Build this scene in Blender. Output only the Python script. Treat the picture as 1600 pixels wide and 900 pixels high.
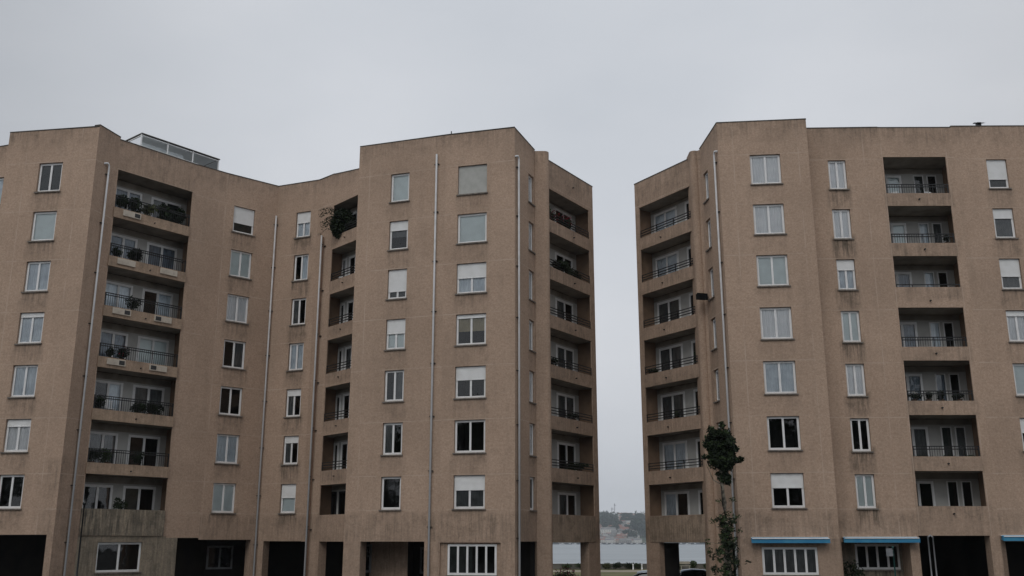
import bpy, math, random
from mathutils import Vector
R = math.radians
S = bpy.context.scene
for o in list(bpy.data.objects): bpy.data.objects.remove(o)
COL = S.collection
CZ = 3.1                                   # eye height above the ground at the buildings

# ------------------------------------------------------------------ camera, sky, sun, exposure
cd = bpy.data.cameras.new('camera'); cam = bpy.data.objects.new('camera', cd); COL.objects.link(cam)
cam.location = (0, 0, CZ); cam.rotation_euler = (R(90 + 14.512), R(-0.0), 0)
cd.sensor_width = 36; cd.lens = 36 * 1530.6 / 1600; cd.clip_start = 0.1; cd.clip_end = 9000
S.camera = cam
SUN_EL, SUN_AZ = 48, 200                   # sun behind the camera, hidden by the cloud deck
w = bpy.data.worlds.new('World'); S.world = w; w.use_nodes = True
nt = w.node_tree; N = nt.nodes; L = nt.links; N.clear()
out = N.new('ShaderNodeOutputWorld'); bg = N.new('ShaderNodeBackground'); bg.inputs[1].default_value = 0.1
sky = N.new('ShaderNodeTexSky'); sky.sky_type = 'NISHITA'; sky.sun_disc = False
sky.sun_elevation = R(SUN_EL); sky.sun_rotation = R(SUN_AZ); sky.air_density = 1; sky.dust_density = 4
hs = N.new('ShaderNodeHueSaturation'); hs.inputs['Saturation'].default_value = 0.35; hs.inputs['Value'].default_value = 1.0
tc = N.new('ShaderNodeTexCoord'); mp = N.new('ShaderNodeMapping'); mp.inputs['Scale'].default_value = (1.0, 1.0, 2.4)
nz = N.new('ShaderNodeTexNoise'); nz.inputs['Scale'].default_value = 1.5; nz.inputs['Detail'].default_value = 5; nz.inputs['Roughness'].default_value = 0.5
cr = N.new('ShaderNodeValToRGB'); e = cr.color_ramp.elements
e[0].position = 0.3; e[0].color = (0.62, 0.665, 0.73, 1); e[1].position = 0.72; e[1].color = (0.82, 0.845, 0.895, 1)
vm = N.new('ShaderNodeVectorMath'); vm.operation = 'SCALE'; vm.inputs['Scale'].default_value = 6.55
mx = N.new('ShaderNodeMixRGB'); mx.inputs[0].default_value = 0.97
L.new(tc.outputs['Generated'], mp.inputs[0]); L.new(mp.outputs[0], nz.inputs['Vector']); L.new(nz.outputs[0], cr.inputs[0])
L.new(cr.outputs[0], vm.inputs[0]); L.new(sky.outputs[0], hs.inputs['Color']); L.new(hs.outputs[0], mx.inputs[1]); L.new(vm.outputs[0], mx.inputs[2])
# the cloud deck is thinner, so brighter, ahead above the gap and thickens away from it
dt = N.new('ShaderNodeVectorMath'); dt.operation = 'DOT_PRODUCT'; dt.inputs[1].default_value = Vector((0.04, 0.885, 0.46)).normalized()
dm = N.new('ShaderNodeMapRange'); dm.inputs[1].default_value = -1.0; dm.inputs[2].default_value = 1.0
dr = N.new('ShaderNodeValToRGB'); dr.color_ramp.interpolation = 'B_SPLINE'; de = dr.color_ramp.elements
de[0].position = 0.35; de[0].color = (1.30,)*3 + (1,); de[1].position = 0.985; de[1].color = (1.03,)*3 + (1,)
for p_, v_ in ((0.70, 1.0), (0.88, 0.68), (0.935, 0.76)): k_ = de.new(p_); k_.color = (v_,)*3 + (1,)
vs = N.new('ShaderNodeVectorMath'); vs.operation = 'SCALE'
L.new(tc.outputs['Generated'], dt.inputs[0]); L.new(dt.outputs['Value'], dm.inputs[0]); L.new(dm.outputs[0], dr.inputs[0]); L.new(mx.outputs[0], vs.inputs[0]); L.new(dr.outputs[0], vs.inputs['Scale'])
L.new(vs.outputs[0], bg.inputs[0]); L.new(bg.outputs[0], out.inputs[0])
sd = bpy.data.lights.new('sun', 'SUN'); sd.energy = 0.6; sd.angle = R(35); sd.color = (1, 0.965, 0.92)
sun = bpy.data.objects.new('sun', sd); COL.objects.link(sun); sun.rotation_euler = (R(90 - SUN_EL), 0, R(180 - SUN_AZ))
S.view_settings.view_transform = 'Standard'; S.view_settings.look = 'None'; S.view_settings.gamma = 1
S.view_settings.exposure = 0.36
S.render.engine = 'CYCLES'; S.cycles.max_bounces = 8; S.cycles.transparent_max_bounces = 16; S.cycles.volume_bounces = 1

# ------------------------------------------------------------------ helpers
class MB:
    def __init__(s): s.v = []; s.f = []; s.m = []; s.uv = {}; s.attr = {}
    def quad(s, a, b, c, d, m=0):
        i = len(s.v); s.v += [tuple(a), tuple(b), tuple(c), tuple(d)]; s.f.append((i, i+1, i+2, i+3)); s.m.append(m)
    def tri(s, a, b, c, m=0):
        i = len(s.v); s.v += [tuple(a), tuple(b), tuple(c)]; s.f.append((i, i+1, i+2)); s.m.append(m)
    def box(s, o, ex, ey, ez, m=0):
        """box from corner o with edge vectors"""
        o, ex, ey, ez = map(Vector, (o, ex, ey, ez)); i = len(s.v)
        for k in range(8): s.v.append(tuple(o + ex*(k & 1) + ey*((k >> 1) & 1) + ez*((k >> 2) & 1)))
        for q in ((0,2,3,1),(4,5,7,6),(0,1,5,4),(2,6,7,3),(0,4,6,2),(1,3,7,5)):
            s.f.append(tuple(i+j for j in q)); s.m.append(m)
    def cbox(s, c, sx, sy, sz, m=0, rz=0):
        c = Vector(c); a = Vector((math.cos(rz), math.sin(rz), 0)); b = Vector((-math.sin(rz), math.cos(rz), 0))
        s.box(c - a*sx/2 - b*sy/2 - Vector((0, 0, sz/2)), a*sx, b*sy, (0, 0, sz), m)
    def tube(s, pts, r, n=8, m=0, cap=True):
        pts = [Vector(p) for p in pts]; rs = r if isinstance(r, (list, tuple)) else [r]*len(pts); rings = []
        for k, p in enumerate(pts):
            d = (pts[min(k+1, len(pts)-1)] - pts[max(k-1, 0)]).normalized()
            u = d.cross(Vector((0, 0, 1)));
            if u.length < 1e-3: u = Vector((1, 0, 0))
            u.normalize(); q = d.cross(u); i = len(s.v); rings.append(i)
            for j in range(n):
                a = 2*math.pi*j/n; s.v.append(tuple(p + (u*math.cos(a) + q*math.sin(a))*rs[k]))
        for k in range(len(rings)-1):
            for j in range(n):
                a, b = rings[k], rings[k+1]; s.f.append((a+j, a+(j+1) % n, b+(j+1) % n, b+j)); s.m.append(m)
        if cap:
            s.f.append(tuple(rings[0]+j for j in range(n))); s.m.append(m)
            s.f.append(tuple(rings[-1]+n-1-j for j in range(n))); s.m.append(m)
    def lathe(s, c, prof, n=12, m=0):
        c = Vector(c); rings = []
        for r, z in prof:
            rings.append(len(s.v))
            for j in range(n): a = 2*math.pi*j/n; s.v.append((c.x + r*math.cos(a), c.y + r*math.sin(a), c.z + z))
        for k in range(len(rings)-1):
            for j in range(n):
                a, b = rings[k], rings[k+1]; s.f.append((a+j, a+(j+1) % n, b+(j+1) % n, b+j)); s.m.append(m)
    def build(s, name, mats, parent=None, smooth=False, origin=None):
        me = bpy.data.meshes.new(name)
        v = s.v
        if origin is not None: v = [tuple(Vector(p) - Vector(origin)) for p in v]
        me.from_pydata(v, [], s.f)
        for m in (mats if isinstance(mats, (list, tuple)) else [mats]): me.materials.append(m)
        me.polygons.foreach_set('material_index', s.m)
        if smooth: me.polygons.foreach_set('use_smooth', [True]*len(s.f))
        o = bpy.data.objects.new(name, me); COL.objects.link(o)
        if origin is not None: o.location = origin
        if parent: o.parent = parent; o.matrix_parent_inverse = parent.matrix_basis.inverted()
        return o
def tag(o, label=None, cat=None, group=None, kind=None):
    if label: o['label'] = label
    if cat: o['category'] = cat
    if group: o['group'] = group
    if kind: o['kind'] = kind
    return o
def empty(name, loc, label, cat, group=None, rz=0):
    o = bpy.data.objects.new(name, None); COL.objects.link(o); o.location = loc; o.rotation_euler = (0, 0, rz)
    o.empty_display_size = 0.3
    return tag(o, label, cat, group)
def copy_tree(o, parent=None):
    c = o.copy(); COL.objects.link(c)
    if parent: c.parent = parent; c.matrix_parent_inverse = o.matrix_parent_inverse.copy()
    for ch in [x for x in bpy.data.objects if x.parent == o]: copy_tree(ch, c)
    return c

# ------------------------------------------------------------------ materials
def mat(name, col, rough=0.8, metal=0, noise=None, bump=0, spec=0.3, coord='Object'):
    """noise = (scale, second colour, lo, hi)"""
    m = bpy.data.materials.new(name); m.use_nodes = True; n = m.node_tree.nodes; l = m.node_tree.links
    b = n['Principled BSDF']; b.inputs['Base Color'].default_value = (*col, 1); b.inputs['Roughness'].default_value = rough
    b.inputs['Metallic'].default_value = metal; b.inputs['Specular IOR Level'].default_value = spec
    if noise or bump:
        t = n.new('ShaderNodeTexCoord'); z = n.new('ShaderNodeTexNoise'); z.inputs['Detail'].default_value = 6
        z.inputs['Scale'].default_value = noise[0] if noise else 20; l.new(t.outputs[coord], z.inputs['Vector'])
        if noise:
            r = n.new('ShaderNodeValToRGB'); r.color_ramp.elements[0].position = noise[2]; r.color_ramp.elements[1].position = noise[3]
            r.color_ramp.elements[0].color = (*col, 1); r.color_ramp.elements[1].color = (*noise[1], 1)
            l.new(z.outputs[0], r.inputs[0]); l.new(r.outputs[0], b.inputs['Base Color'])
        if bump:
            p = n.new('ShaderNodeBump'); p.inputs['Strength'].default_value = bump; p.inputs['Distance'].default_value = 0.05
            l.new(z.outputs[0], p.inputs['Height']); l.new(p.outputs[0], b.inputs['Normal'])
    return m

def render_mat(name, base, alt, grime, joint, fine=6.5):
    """exposed aggregate render: speckle, broad blotches, rain streaks where the 'grime' attribute is, pale panel joints"""
    m = bpy.data.materials.new(name); m.use_nodes = True; n = m.node_tree.nodes; l = m.node_tree.links
    b = n['Principled BSDF']; b.inputs['Roughness'].default_value = 0.93; b.inputs['Specular IOR Level'].default_value = 0.15
    uv = n.new('ShaderNodeUVMap')
    def noise(sc, det=4, vec=(1, 1, 1), rough=0.55):
        mp = n.new('ShaderNodeMapping'); mp.inputs['Scale'].default_value = vec
        z = n.new('ShaderNodeTexNoise'); z.inputs['Scale'].default_value = sc; z.inputs['Detail'].default_value = det; z.inputs['Roughness'].default_value = rough
        l.new(uv.outputs[0], mp.inputs[0]); l.new(mp.outputs[0], z.inputs['Vector']); return z.outputs[0]
    def rng(x, a, b_, c=0, d=1):
        r = n.new('ShaderNodeMapRange'); r.inputs[1].default_value = a; r.inputs[2].default_value = b_; r.inputs[3].default_value = c; r.inputs[4].default_value = d
        l.new(x, r.inputs[0]); return r.outputs[0]
    def mix(f, a, b_, mode='MIX'):
        x = n.new('ShaderNodeMixRGB'); x.blend_type = mode
        if isinstance(f, (int, float)): x.inputs[0].default_value = f
        else: l.new(f, x.inputs[0])
        for i, c in ((1, a), (2, b_)):
            if isinstance(c, tuple): x.inputs[i].default_value = (*c, 1)
            else: l.new(c, x.inputs[i])
        return x.outputs[0]
    def mul(a, b_):
        x = n.new('ShaderNodeMath'); x.operation = 'MULTIPLY'
        for i, c in ((0, a), (1, b_)):
            if isinstance(c, (int, float)): x.inputs[i].default_value = c
            else: l.new(c, x.inputs[i])
        return x.outputs[0]
    c = mix(rng(noise(0.33, 4), 0.35, 0.68), base, alt)
    sp = noise(9, 6, rough=0.95)
    c = mix(rng(sp, 0.36, 0.64, 0.0, 1.0), mix(0.35, c, (0.10, 0.075, 0.055)), mix(0.21, c, (0.9, 0.8, 0.68)))
    sp2 = noise(2.6, 5, (1, 1, 1), 0.75)
    c = mix(rng(sp2, 0.50, 0.75, 0, 0.26), c, grime)
    c = mix(rng(noise(0.14, 5, (1, 1, 1), 0.6), 0.42, 0.7, 0, 0.22), c, grime)
    at = n.new('ShaderNodeAttribute'); at.attribute_name = 'grime'
    st = noise(1.0, 6, (fine, 0.5, 1), 0.75)
    g = mul(at.outputs['Fac'], mul(rng(st, 0.40, 0.66), rng(noise(0.45, 3), 0.32, 0.6, 0.5, 1.25)))
    c = mix(g, c, grime)
    bl = noise(1.3, 5, (1, 1, 1), 0.65)
    c = mix(mul(at.outputs['Fac'], rng(bl, 0.45, 0.75, 0, 0.75)), c, tuple(x*0.75 for x in grime))
    c = mix(rng(noise(1.0, 5, (1.6, 0.16, 1), 0.7), 0.5, 0.8, 0, 0.20), c, grime)
    jt = n.new('ShaderNodeAttribute'); jt.attribute_name = 'joint'
    c = mix(mul(jt.outputs['Fac'], rng(noise(0.6, 4), 0.38, 0.62, 0.0, 0.8)), c, joint)
    l.new(c, b.inputs['Base Color'])
    p = n.new('ShaderNodeBump'); p.inputs['Strength'].default_value = 0.55; p.inputs['Distance'].default_value = 0.02
    l.new(sp, p.inputs['Height']); l.new(p.outputs[0], b.inputs['Normal'])
    return m
M = {}
M['wall'] = render_mat('aggregate_render', (0.475, 0.322, 0.228), (0.42, 0.278, 0.193), (0.13, 0.103, 0.078), (0.50, 0.39, 0.31))
M['fluted'] = render_mat('fluted_render', (0.45, 0.32, 0.22), (0.38, 0.27, 0.19), (0.12, 0.095, 0.07), (0.5, 0.4, 0.3), 13.0)
M['wall2'] = render_mat('aggregate_render_weathered', (0.37, 0.295, 0.205), (0.29, 0.235, 0.165), (0.075, 0.07, 0.06), (0.36, 0.31, 0.26))
M['orange'] = render_mat('parapet_render', (0.49, 0.335, 0.225), (0.43, 0.29, 0.20), (0.16, 0.125, 0.09), (0.50, 0.38, 0.29))
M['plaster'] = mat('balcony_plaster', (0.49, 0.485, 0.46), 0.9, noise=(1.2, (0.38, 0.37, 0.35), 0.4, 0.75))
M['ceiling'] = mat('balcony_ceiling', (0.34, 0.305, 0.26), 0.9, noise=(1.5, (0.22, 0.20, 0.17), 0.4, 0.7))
M['white'] = mat('white_frame_paint', (0.82, 0.82, 0.81), 0.45, noise=(3, (0.72, 0.72, 0.71), 0.45, 0.75), spec=0.4)
M['sill'] = mat('sill_concrete', (0.22, 0.19, 0.16), 0.9, noise=(8, (0.11, 0.1, 0.09), 0.4, 0.7))
M['coping'] = mat('dark_coping', (0.075, 0.07, 0.065), 0.8, noise=(4, (0.13, 0.12, 0.10), 0.4, 0.7))
M['iron'] = mat('black_railing', (0.018, 0.019, 0.02), 0.45, noise=(9, (0.035, 0.03, 0.028), 0.5, 0.8))
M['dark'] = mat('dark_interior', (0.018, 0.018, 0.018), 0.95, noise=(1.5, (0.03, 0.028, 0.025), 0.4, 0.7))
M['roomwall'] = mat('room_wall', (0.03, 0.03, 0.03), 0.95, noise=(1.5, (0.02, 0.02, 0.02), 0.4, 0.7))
M['garage'] = mat('undercroft_wall', (0.03, 0.026, 0.022), 0.95, noise=(1.0, (0.018, 0.016, 0.015), 0.35, 0.65))  # near-black wall colour carries the shade under the blocks
M['pvc'] = mat('white_pvc_pipe', (0.74, 0.74, 0.74), 0.5, noise=(2.0, (0.60, 0.60, 0.59), 0.45, 0.7))
def grade_pipe(m):
    # white pipe, mixed towards grey from the middle storeys down
    n = m.node_tree.nodes; l = m.node_tree.links; b = n['Principled BSDF']; src = b.inputs['Base Color'].links[0].from_socket
    g = n.new('ShaderNodeTexCoord'); sx_ = n.new('ShaderNodeSeparateXYZ'); mr = n.new('ShaderNodeMapRange'); mr.inputs[1].default_value = 18.0; mr.inputs[2].default_value = 6.0; mr.inputs[3].default_value = 0.0; mr.inputs[4].default_value = 0.92
    x = n.new('ShaderNodeMixRGB'); x.inputs[2].default_value = (0.27, 0.275, 0.28, 1)
    l.new(g.outputs['Object'], sx_.inputs[0]); l.new(sx_.outputs[2], mr.inputs[0]); l.new(mr.outputs[0], x.inputs[0]); l.new(src, x.inputs[1]); l.new(x.outputs[0], b.inputs['Base Color'])
grade_pipe(M['pvc'])
M['zinc'] = mat('grey_pipe', (0.30, 0.31, 0.32), 0.5, noise=(2.0, (0.2, 0.2, 0.2), 0.45, 0.7))
M['brown'] = mat('brown_pipe', (0.16, 0.09, 0.055), 0.6, noise=(2.0, (0.1, 0.06, 0.04), 0.45, 0.7))
M['acwhite'] = mat('ac_casing', (0.54, 0.48, 0.40), 0.6, noise=(5, (0.42, 0.36, 0.29), 0.5, 0.8))
M['acgrey'] = mat('ac_grille', (0.04, 0.04, 0.04), 0.7, noise=(12, (0.09, 0.08, 0.08), 0.5, 0.8))
M['awning'] = mat('blue_awning_canvas', (0.035, 0.20, 0.37), 0.85, noise=(1.8, (0.065, 0.27, 0.42), 0.4, 0.7))
M['roof'] = mat('flat_roof', (0.12, 0.12, 0.115), 0.95, noise=(0.5, (0.2, 0.19, 0.18), 0.4, 0.7))
def glass_mat(name, tint, boost=1.6, base=0.02):
    m = bpy.data.materials.new(name); m.use_nodes = True; n = m.node_tree.nodes; l = m.node_tree.links; n.clear()
    o = n.new('ShaderNodeOutputMaterial'); t = n.new('ShaderNodeBsdfTransparent'); t.inputs[0].default_value = (*tint, 1)
    g = n.new('ShaderNodeBsdfGlossy'); g.inputs['Roughness'].default_value = 0.015
    f = n.new('ShaderNodeFresnel'); f.inputs[0].default_value = 1.5
    a = n.new('ShaderNodeMath'); a.operation = 'MULTIPLY_ADD'; a.inputs[1].default_value = boost; a.inputs[2].default_value = base; a.use_clamp = True
    tc = n.new('ShaderNodeTexCoord'); z = n.new('ShaderNodeTexNoise'); z.inputs['Scale'].default_value = 1.6; z.inputs['Detail'].default_value = 1
    bp = n.new('ShaderNodeBump'); bp.inputs['Strength'].default_value = 0.05; bp.inputs['Distance'].default_value = 0.05
    l.new(tc.outputs['Object'], z.inputs['Vector']); l.new(z.outputs[0], bp.inputs['Height']); l.new(bp.outputs[0], g.inputs['Normal'])
    x = n.new('ShaderNodeMixShader'); l.new(f.outputs[0], a.inputs[0]); l.new(a.outputs[0], x.inputs[0]); l.new(t.outputs[0], x.inputs[1]); l.new(g.outputs[0], x.inputs[2]); l.new(x.outputs[0], o.inputs[0])
    return m
M['glass'] = glass_mat('window_glass', (0.99, 0.995, 1.0), 1.35, 0.015)
M['milky'] = glass_mat('conservatory_glass', (0.90, 0.93, 0.93), 1.0, 0.03)
def cloth(name, c, c2): return mat(name, c, 0.95, noise=(2.2, c2, 0.35, 0.7))
CUR = {'w': cloth('white_curtain', (0.95, 0.96, 0.96), (0.86, 0.88, 0.89)), 'b': cloth('bluish_net_curtain', (0.76, 0.83, 0.87), (0.56, 0.63, 0.68)),
       'g': cloth('pale_green_blind', (0.80, 0.88, 0.87), (0.72, 0.79, 0.78)), 'd': cloth('grey_drape', (0.16, 0.17, 0.17), (0.10, 0.11, 0.11)),
       't': cloth('tan_blind', (0.34, 0.32, 0.27), (0.28, 0.27, 0.23)), 'y': cloth('yellow_curtain', (0.42, 0.37, 0.25), (0.34, 0.30, 0.2)),
       'n': cloth('sky_reflection_drape', (0.22, 0.27, 0.32), (0.13, 0.16, 0.19)), 'k': cloth('dark_green_blind', (0.05, 0.06, 0.055), (0.03, 0.036, 0.034))}  # slate drape paints the bluish sky reflection of the door glass
M['shutter'] = mat('roller_shutter_slats', (0.76, 0.76, 0.75), 0.6, noise=(3, (0.68, 0.68, 0.66), 0.4, 0.8))
M['shut_old'] = mat('roller_shutter_slats_aged', (0.46, 0.46, 0.43), 0.6, noise=(3, (0.38, 0.38, 0.35), 0.4, 0.8))

# ------------------------------------------------------------------ facade faces
class Face:
    def __init__(s, p0, p1, off=0.0):
        s.p = Vector((*p0, 0)); s.q = Vector((*p1, 0)); s.L = (s.q - s.p).length; s.e = (s.q - s.p).normalized()
        s.n = Vector((s.e.y, -s.e.x, 0))            # outward for left-to-right walls seen from the camera side
        s.off = off
    def P(s, a, z, d=0.0):                           # a along, z above eye level, d = depth INTO the wall
        v = s.p + s.e*a - s.n*d; return Vector((v.x, v.y, z + CZ))
uvshift = [0.0]; STAIN = [0.7]
def facade(face, z0, z1, holes, parent, mt, joints_z=(), joints_s=(), grime=None, reveal=0.25, name='wall', step=0.3, z1b=None):
    """wall sheet with rectangular holes [(s0,s1,z0,z1,kind)] and reveals; z1b lets the top slope"""
    uvshift[0] += 37.3
    J = 0.022
    js = [j for j in joints_s if J < j < face.L - J]; jz = [j for j in joints_z if z0 + J < j < z1 - J]
    def cuts(a, b, ext, jj):
        c = {a, b}
        for x in ext: c.add(min(max(x, a), b))
        for x in jj: c.add(x - J); c.add(x + J)
        c = sorted(c); r = []
        for x in c:
            if not r or x - r[-1] > 1e-4: r.append(x)
        o = [r[0]]
        for x, y in zip(r, r[1:]):
            k = max(1, math.ceil((y - x)/step))
            o += [x + (y - x)*i/k for i in range(1, k+1)]
        return o
    ss = cuts(0, face.L, [h[0] for h in holes] + [h[1] for h in holes], js)
    zs = cuts(z0, z1, [h[2] for h in holes] + [h[3] for h in holes], jz)
    V = []; F = []; U = []; G = []; JF = []; idx = {}
    def top(a, z):
        if z1b is None: return z
        zt = z1 + (z1b - z1)*a/face.L
        return z if z < z1 - 1.2 else (z1 - 1.2) + (z - z1 + 1.2)/1.2*(zt - z1 + 1.2)
    def gv(a, z):
        g = 0.0
        for h in holes:
            if h[4] == 'w' and h[0] - 0.10 < a < h[1] + 0.10:
                d = h[2] - z
                if 0 <= d < 1.25: g = max(g, STAIN[0]*(1 - d/1.25)**0.5)
            if h[4] == 'b' and h[0] - 0.1 < a < h[1] + 0.1:
                d = h[2] - z
                if 0 <= d < 0.75: g = max(g, 0.5)
        if z > z1 - 1.3: g = max(g, 0.62*(1 - (z1 - z)/1.3))
        if grime: g = max(g, grime(a, z))
        return g
    def vid(i, k):
        if (i, k) not in idx:
            a, z = ss[i], zs[k]; idx[(i, k)] = len(V); V.append(tuple(face.P(a, top(a, z), -face.off))); U.append((a + uvshift[0], z)); G.append(gv(a, z))
        return idx[(i, k)]
    for i in range(len(ss)-1):
        for k in range(len(zs)-1):
            cs = (ss[i] + ss[i+1])/2; cz = (zs[k] + zs[k+1])/2
            if any(h[0] < cs < h[1] and h[2] < cz < h[3] for h in holes): continue
            F.append((vid(i, k), vid(i+1, k), vid(i+1, k+1), vid(i, k+1)))
            JF.append(1.0 if any(abs(cs - j) < J for j in js) or any(abs(cz - j) < J for j in jz) else 0.0)
    for h in holes:
        rv = reveal if h[4] == 'w' else (0.06 if h[4] == 'b' else reveal)
        a0, a1, b0, b1 = max(h[0], 0), min(h[1], face.L), max(h[2], z0), min(h[3], z1)
        for (p, q) in (((a0, b0), (a1, b0)), ((a1, b0), (a1, b1)), ((a1, b1), (a0, b1)), ((a0, b1), (a0, b0))):
            if p[1] == q[1] == z0: continue
            i = len(V); V.extend([tuple(face.P(p[0], p[1], -face.off)), tuple(face.P(q[0], q[1], -face.off)), tuple(face.P(q[0], q[1], rv)), tuple(face.P(p[0], p[1], rv))])
            U.extend([(p[0]+uvshift[0], p[1]), (q[0]+uvshift[0], q[1]), (q[0]+uvshift[0]+rv, q[1]+rv), (p[0]+uvshift[0]+rv, p[1]+rv)]); G.extend([0.35]*4)
            F.append((i, i+1, i+2, i+3)); JF.append(0.0)
    me = bpy.data.meshes.new(name); me.from_pydata(V, [], F); me.materials.append(mt)
    ul = me.uv_layers.new(name='UVMap')
    for lp in me.loops: ul.data[lp.index].uv = U[lp.vertex_index]
    at = me.attributes.new('grime', 'FLOAT', 'POINT'); at.data.foreach_set('value', G)
    aj = me.attributes.new('joint', 'FLOAT', 'FACE'); aj.data.foreach_set('value', JF)
    o = bpy.data.objects.new(name, me); COL.objects.link(o); o.parent = parent; o.matrix_parent_inverse = parent.matrix_basis.inverted()
    return o
def pier(pts, z0, z1, parent, mt=None, name='pillar'):
    """vertical prism from plan points (counter-clockwise or not), with uv so that the render material works"""
    mt = mt or M['wall']; V = []; F = []; U = []; G = []; n = len(pts); s = uvshift[0] = uvshift[0] + 11.7
    rows = max(1, int((z1 - z0)/0.5)); a = 0; acc = [0]
    for i in range(n): acc.append(acc[-1] + math.dist(pts[i], pts[(i+1) % n]))
    for i in range(n):
        p, q = pts[i], pts[(i+1) % n]
        for k in range(rows):
            za, zb = z0 + (z1 - z0)*k/rows, z0 + (z1 - z0)*(k+1)/rows; b = len(V)
            V += [(*p, za+CZ), (*q, za+CZ), (*q, zb+CZ), (*p, zb+CZ)]; U += [(s+acc[i], za), (s+acc[i+1], za), (s+acc[i+1], zb), (s+acc[i], zb)]
            G += [0.25 if z1 < 3 else (0.6 if z > z1 - 0.6 else 0.1) for z in (za, za, zb, zb)]; F.append((b, b+1, b+2, b+3))
    b = len(V); V += [(*p, z1+CZ) for p in pts]; U += [(s+p[0], p[1]) for p in pts]; G += [0.6]*n; F.append(tuple(range(b, b+n)))
    me = bpy.data.meshes.new(name); me.from_pydata(V, [], F); me.materials.append(mt)
    ul = me.uv_layers.new(name='UVMap')
    for lp in me.loops: ul.data[lp.index].uv = U[lp.vertex_index]
    at = me.attributes.new('grime', 'FLOAT', 'POINT'); at.data.foreach_set('value', G)
    o = bpy.data.objects.new(name, me); COL.objects.link(o); o.parent = parent; o.matrix_parent_inverse = parent.matrix_basis.inverted()
    return o

rnd = random.Random(7)
INT = {}
def frame_mb(face, s0, s1, z0, z1, d, leaves, fw=0.055, lw=0.05, th=0.06, tiltd=0):
    mb = MB(); e = face.e; nn = -face.n; up = Vector((0, 0, 1))
    def bar(a0, a1, b0, b1, dd, t): mb.box(face.P(a0, b0, dd), e*(a1-a0), nn*t, up*(b1-b0))
    bar(s0, s1, z0, z0+fw, d, th); bar(s0, s1, z1-fw, z1, d, th); bar(s0, s0+fw, z0+fw, z1-fw, d, th); bar(s1-fw, s1, z0+fw, z1-fw, d, th)
    a = s0 + fw; W = (s1 - s0 - 2*fw)/leaves
    for i in range(leaves):
        x0, x1 = a + W*i, a + W*(i+1); y0, y1 = z0+fw, z1-fw; g = 0.004
        bar(x0+g, x1-g, y0+g, y0+lw, d-0.012, th*0.7); bar(x0+g, x1-g, y1-lw, y1-g, d-0.012, th*0.7)
        bar(x0+g, x0+lw, y0+lw, y1-lw, d-0.012, th*0.7); bar(x1-lw, x1-g, y0+lw, y1-lw, d-0.012, th*0.7)
    return mb
def glass_ob(face, s0, s1, z0, z1, d, parent):
    mb = MB(); mb.quad(face.P(s0, z0, d), face.P(s1, z0, d), face.P(s1, z1, d), face.P(s0, z1, d)); return mb.build('glass', M['glass'], parent)
def curtain_ob(face, s0, s1, z0, z1, d, code, parent):
    """code: letter = material, optional 'L'/'R' only that side, 'h' upper half, 'o' parted in the middle"""
    c = code[0]; a0, a1, b0 = s0, s1, z0
    if 'L' in code: a1 = s0 + (s1-s0)*0.5
    if 'R' in code: a0 = s0 + (s1-s0)*0.5
    if 'h' in code: b0 = z0 + (z1-z0)*0.45
    gaps = [(a0, a1)] if 'o' not in code else [(a0, a0+(a1-a0)*0.40), (a1-(a1-a0)*0.36, a1)]
    flat = c in 'gtk'; mb = MB(); ph = rnd.uniform(0, 6)
    for (x0, x1) in gaps:
        n = 1 if flat else max(6, int((x1-x0)/0.045))
        pr = None
        for i in range(n+1):
            x = x0 + (x1-x0)*i/n
            dd = d if flat else d + 0.016*math.sin(x*34+ph) + 0.012*math.sin(x*13.7+ph*2)
            cur = (face.P(x, b0, dd), face.P(x, z1, dd if flat else d + (dd-d)*0.55))
            if pr: mb.quad(pr[0], cur[0], cur[1], pr[1])
            pr = cur
    o = mb.build('blind' if flat else 'curtain', CUR[c], parent, smooth=not flat); return o
def shutter_ob(face, s0, s1, z0, z1, d, parent, mt):
    mb = MB(); n = max(2, int((z1-z0)/0.055)); h = (z1-z0)/n
    for i in range(n):
        za = z0 + i*h; mb.quad(face.P(s0, za, d), face.P(s1, za, d), face.P(s1, za+h*0.55, d-0.012), face.P(s0, za+h*0.55, d-0.012))
        mb.quad(face.P(s0, za+h*0.55, d-0.012), face.P(s1, za+h*0.55, d-0.012), face.P(s1, za+h, d), face.P(s0, za+h, d))
    mb.box(face.P(s0, z0-0.03, d-0.02), face.e*(s1-s0), -face.n*0.03, (0, 0, 0.035))
    return mb.build('roller_shutter', mt, parent)
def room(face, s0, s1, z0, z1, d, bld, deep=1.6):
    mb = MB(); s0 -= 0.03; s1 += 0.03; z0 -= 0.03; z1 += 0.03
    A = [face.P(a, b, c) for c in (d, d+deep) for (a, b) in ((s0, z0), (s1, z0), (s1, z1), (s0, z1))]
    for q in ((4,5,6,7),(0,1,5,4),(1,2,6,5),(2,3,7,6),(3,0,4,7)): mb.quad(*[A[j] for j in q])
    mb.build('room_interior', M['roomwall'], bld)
def window(face, s0, s1, z0, z1, bld, leaves=2, cur=None, sh=0.0, aged=False, sill=True, d=0.125, tilt=False):
    g = 0.006
    w = frame_mb(face, s0+g, s1-g, z0+g, z1-g, d, leaves).build('window', M['white'], bld)
    glass_ob(face, s0+0.09, s1-0.09, z0+0.09, z1-0.09, d+0.03, w)
    if cur: curtain_ob(face, s0+0.06, s1-0.06, z0+0.06, z1-0.06, d+0.07, cur, w)
    if sh: shutter_ob(face, s0+0.03, s1-0.03, z1-0.03-(z1-z0)*sh, z1-0.02, d-0.022, w, M['shut_old'] if aged else M['shutter'])
    if sill:
        m = MB(); m.box(face.P(s0-0.06, z0-0.07, -0.075), face.e*(s1-s0+0.12), -face.n*0.20, (0, 0, 0.065)); m.build('sill', M['sill'], w)
    if tilt:
        pass
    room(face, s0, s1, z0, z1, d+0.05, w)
    return w

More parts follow.
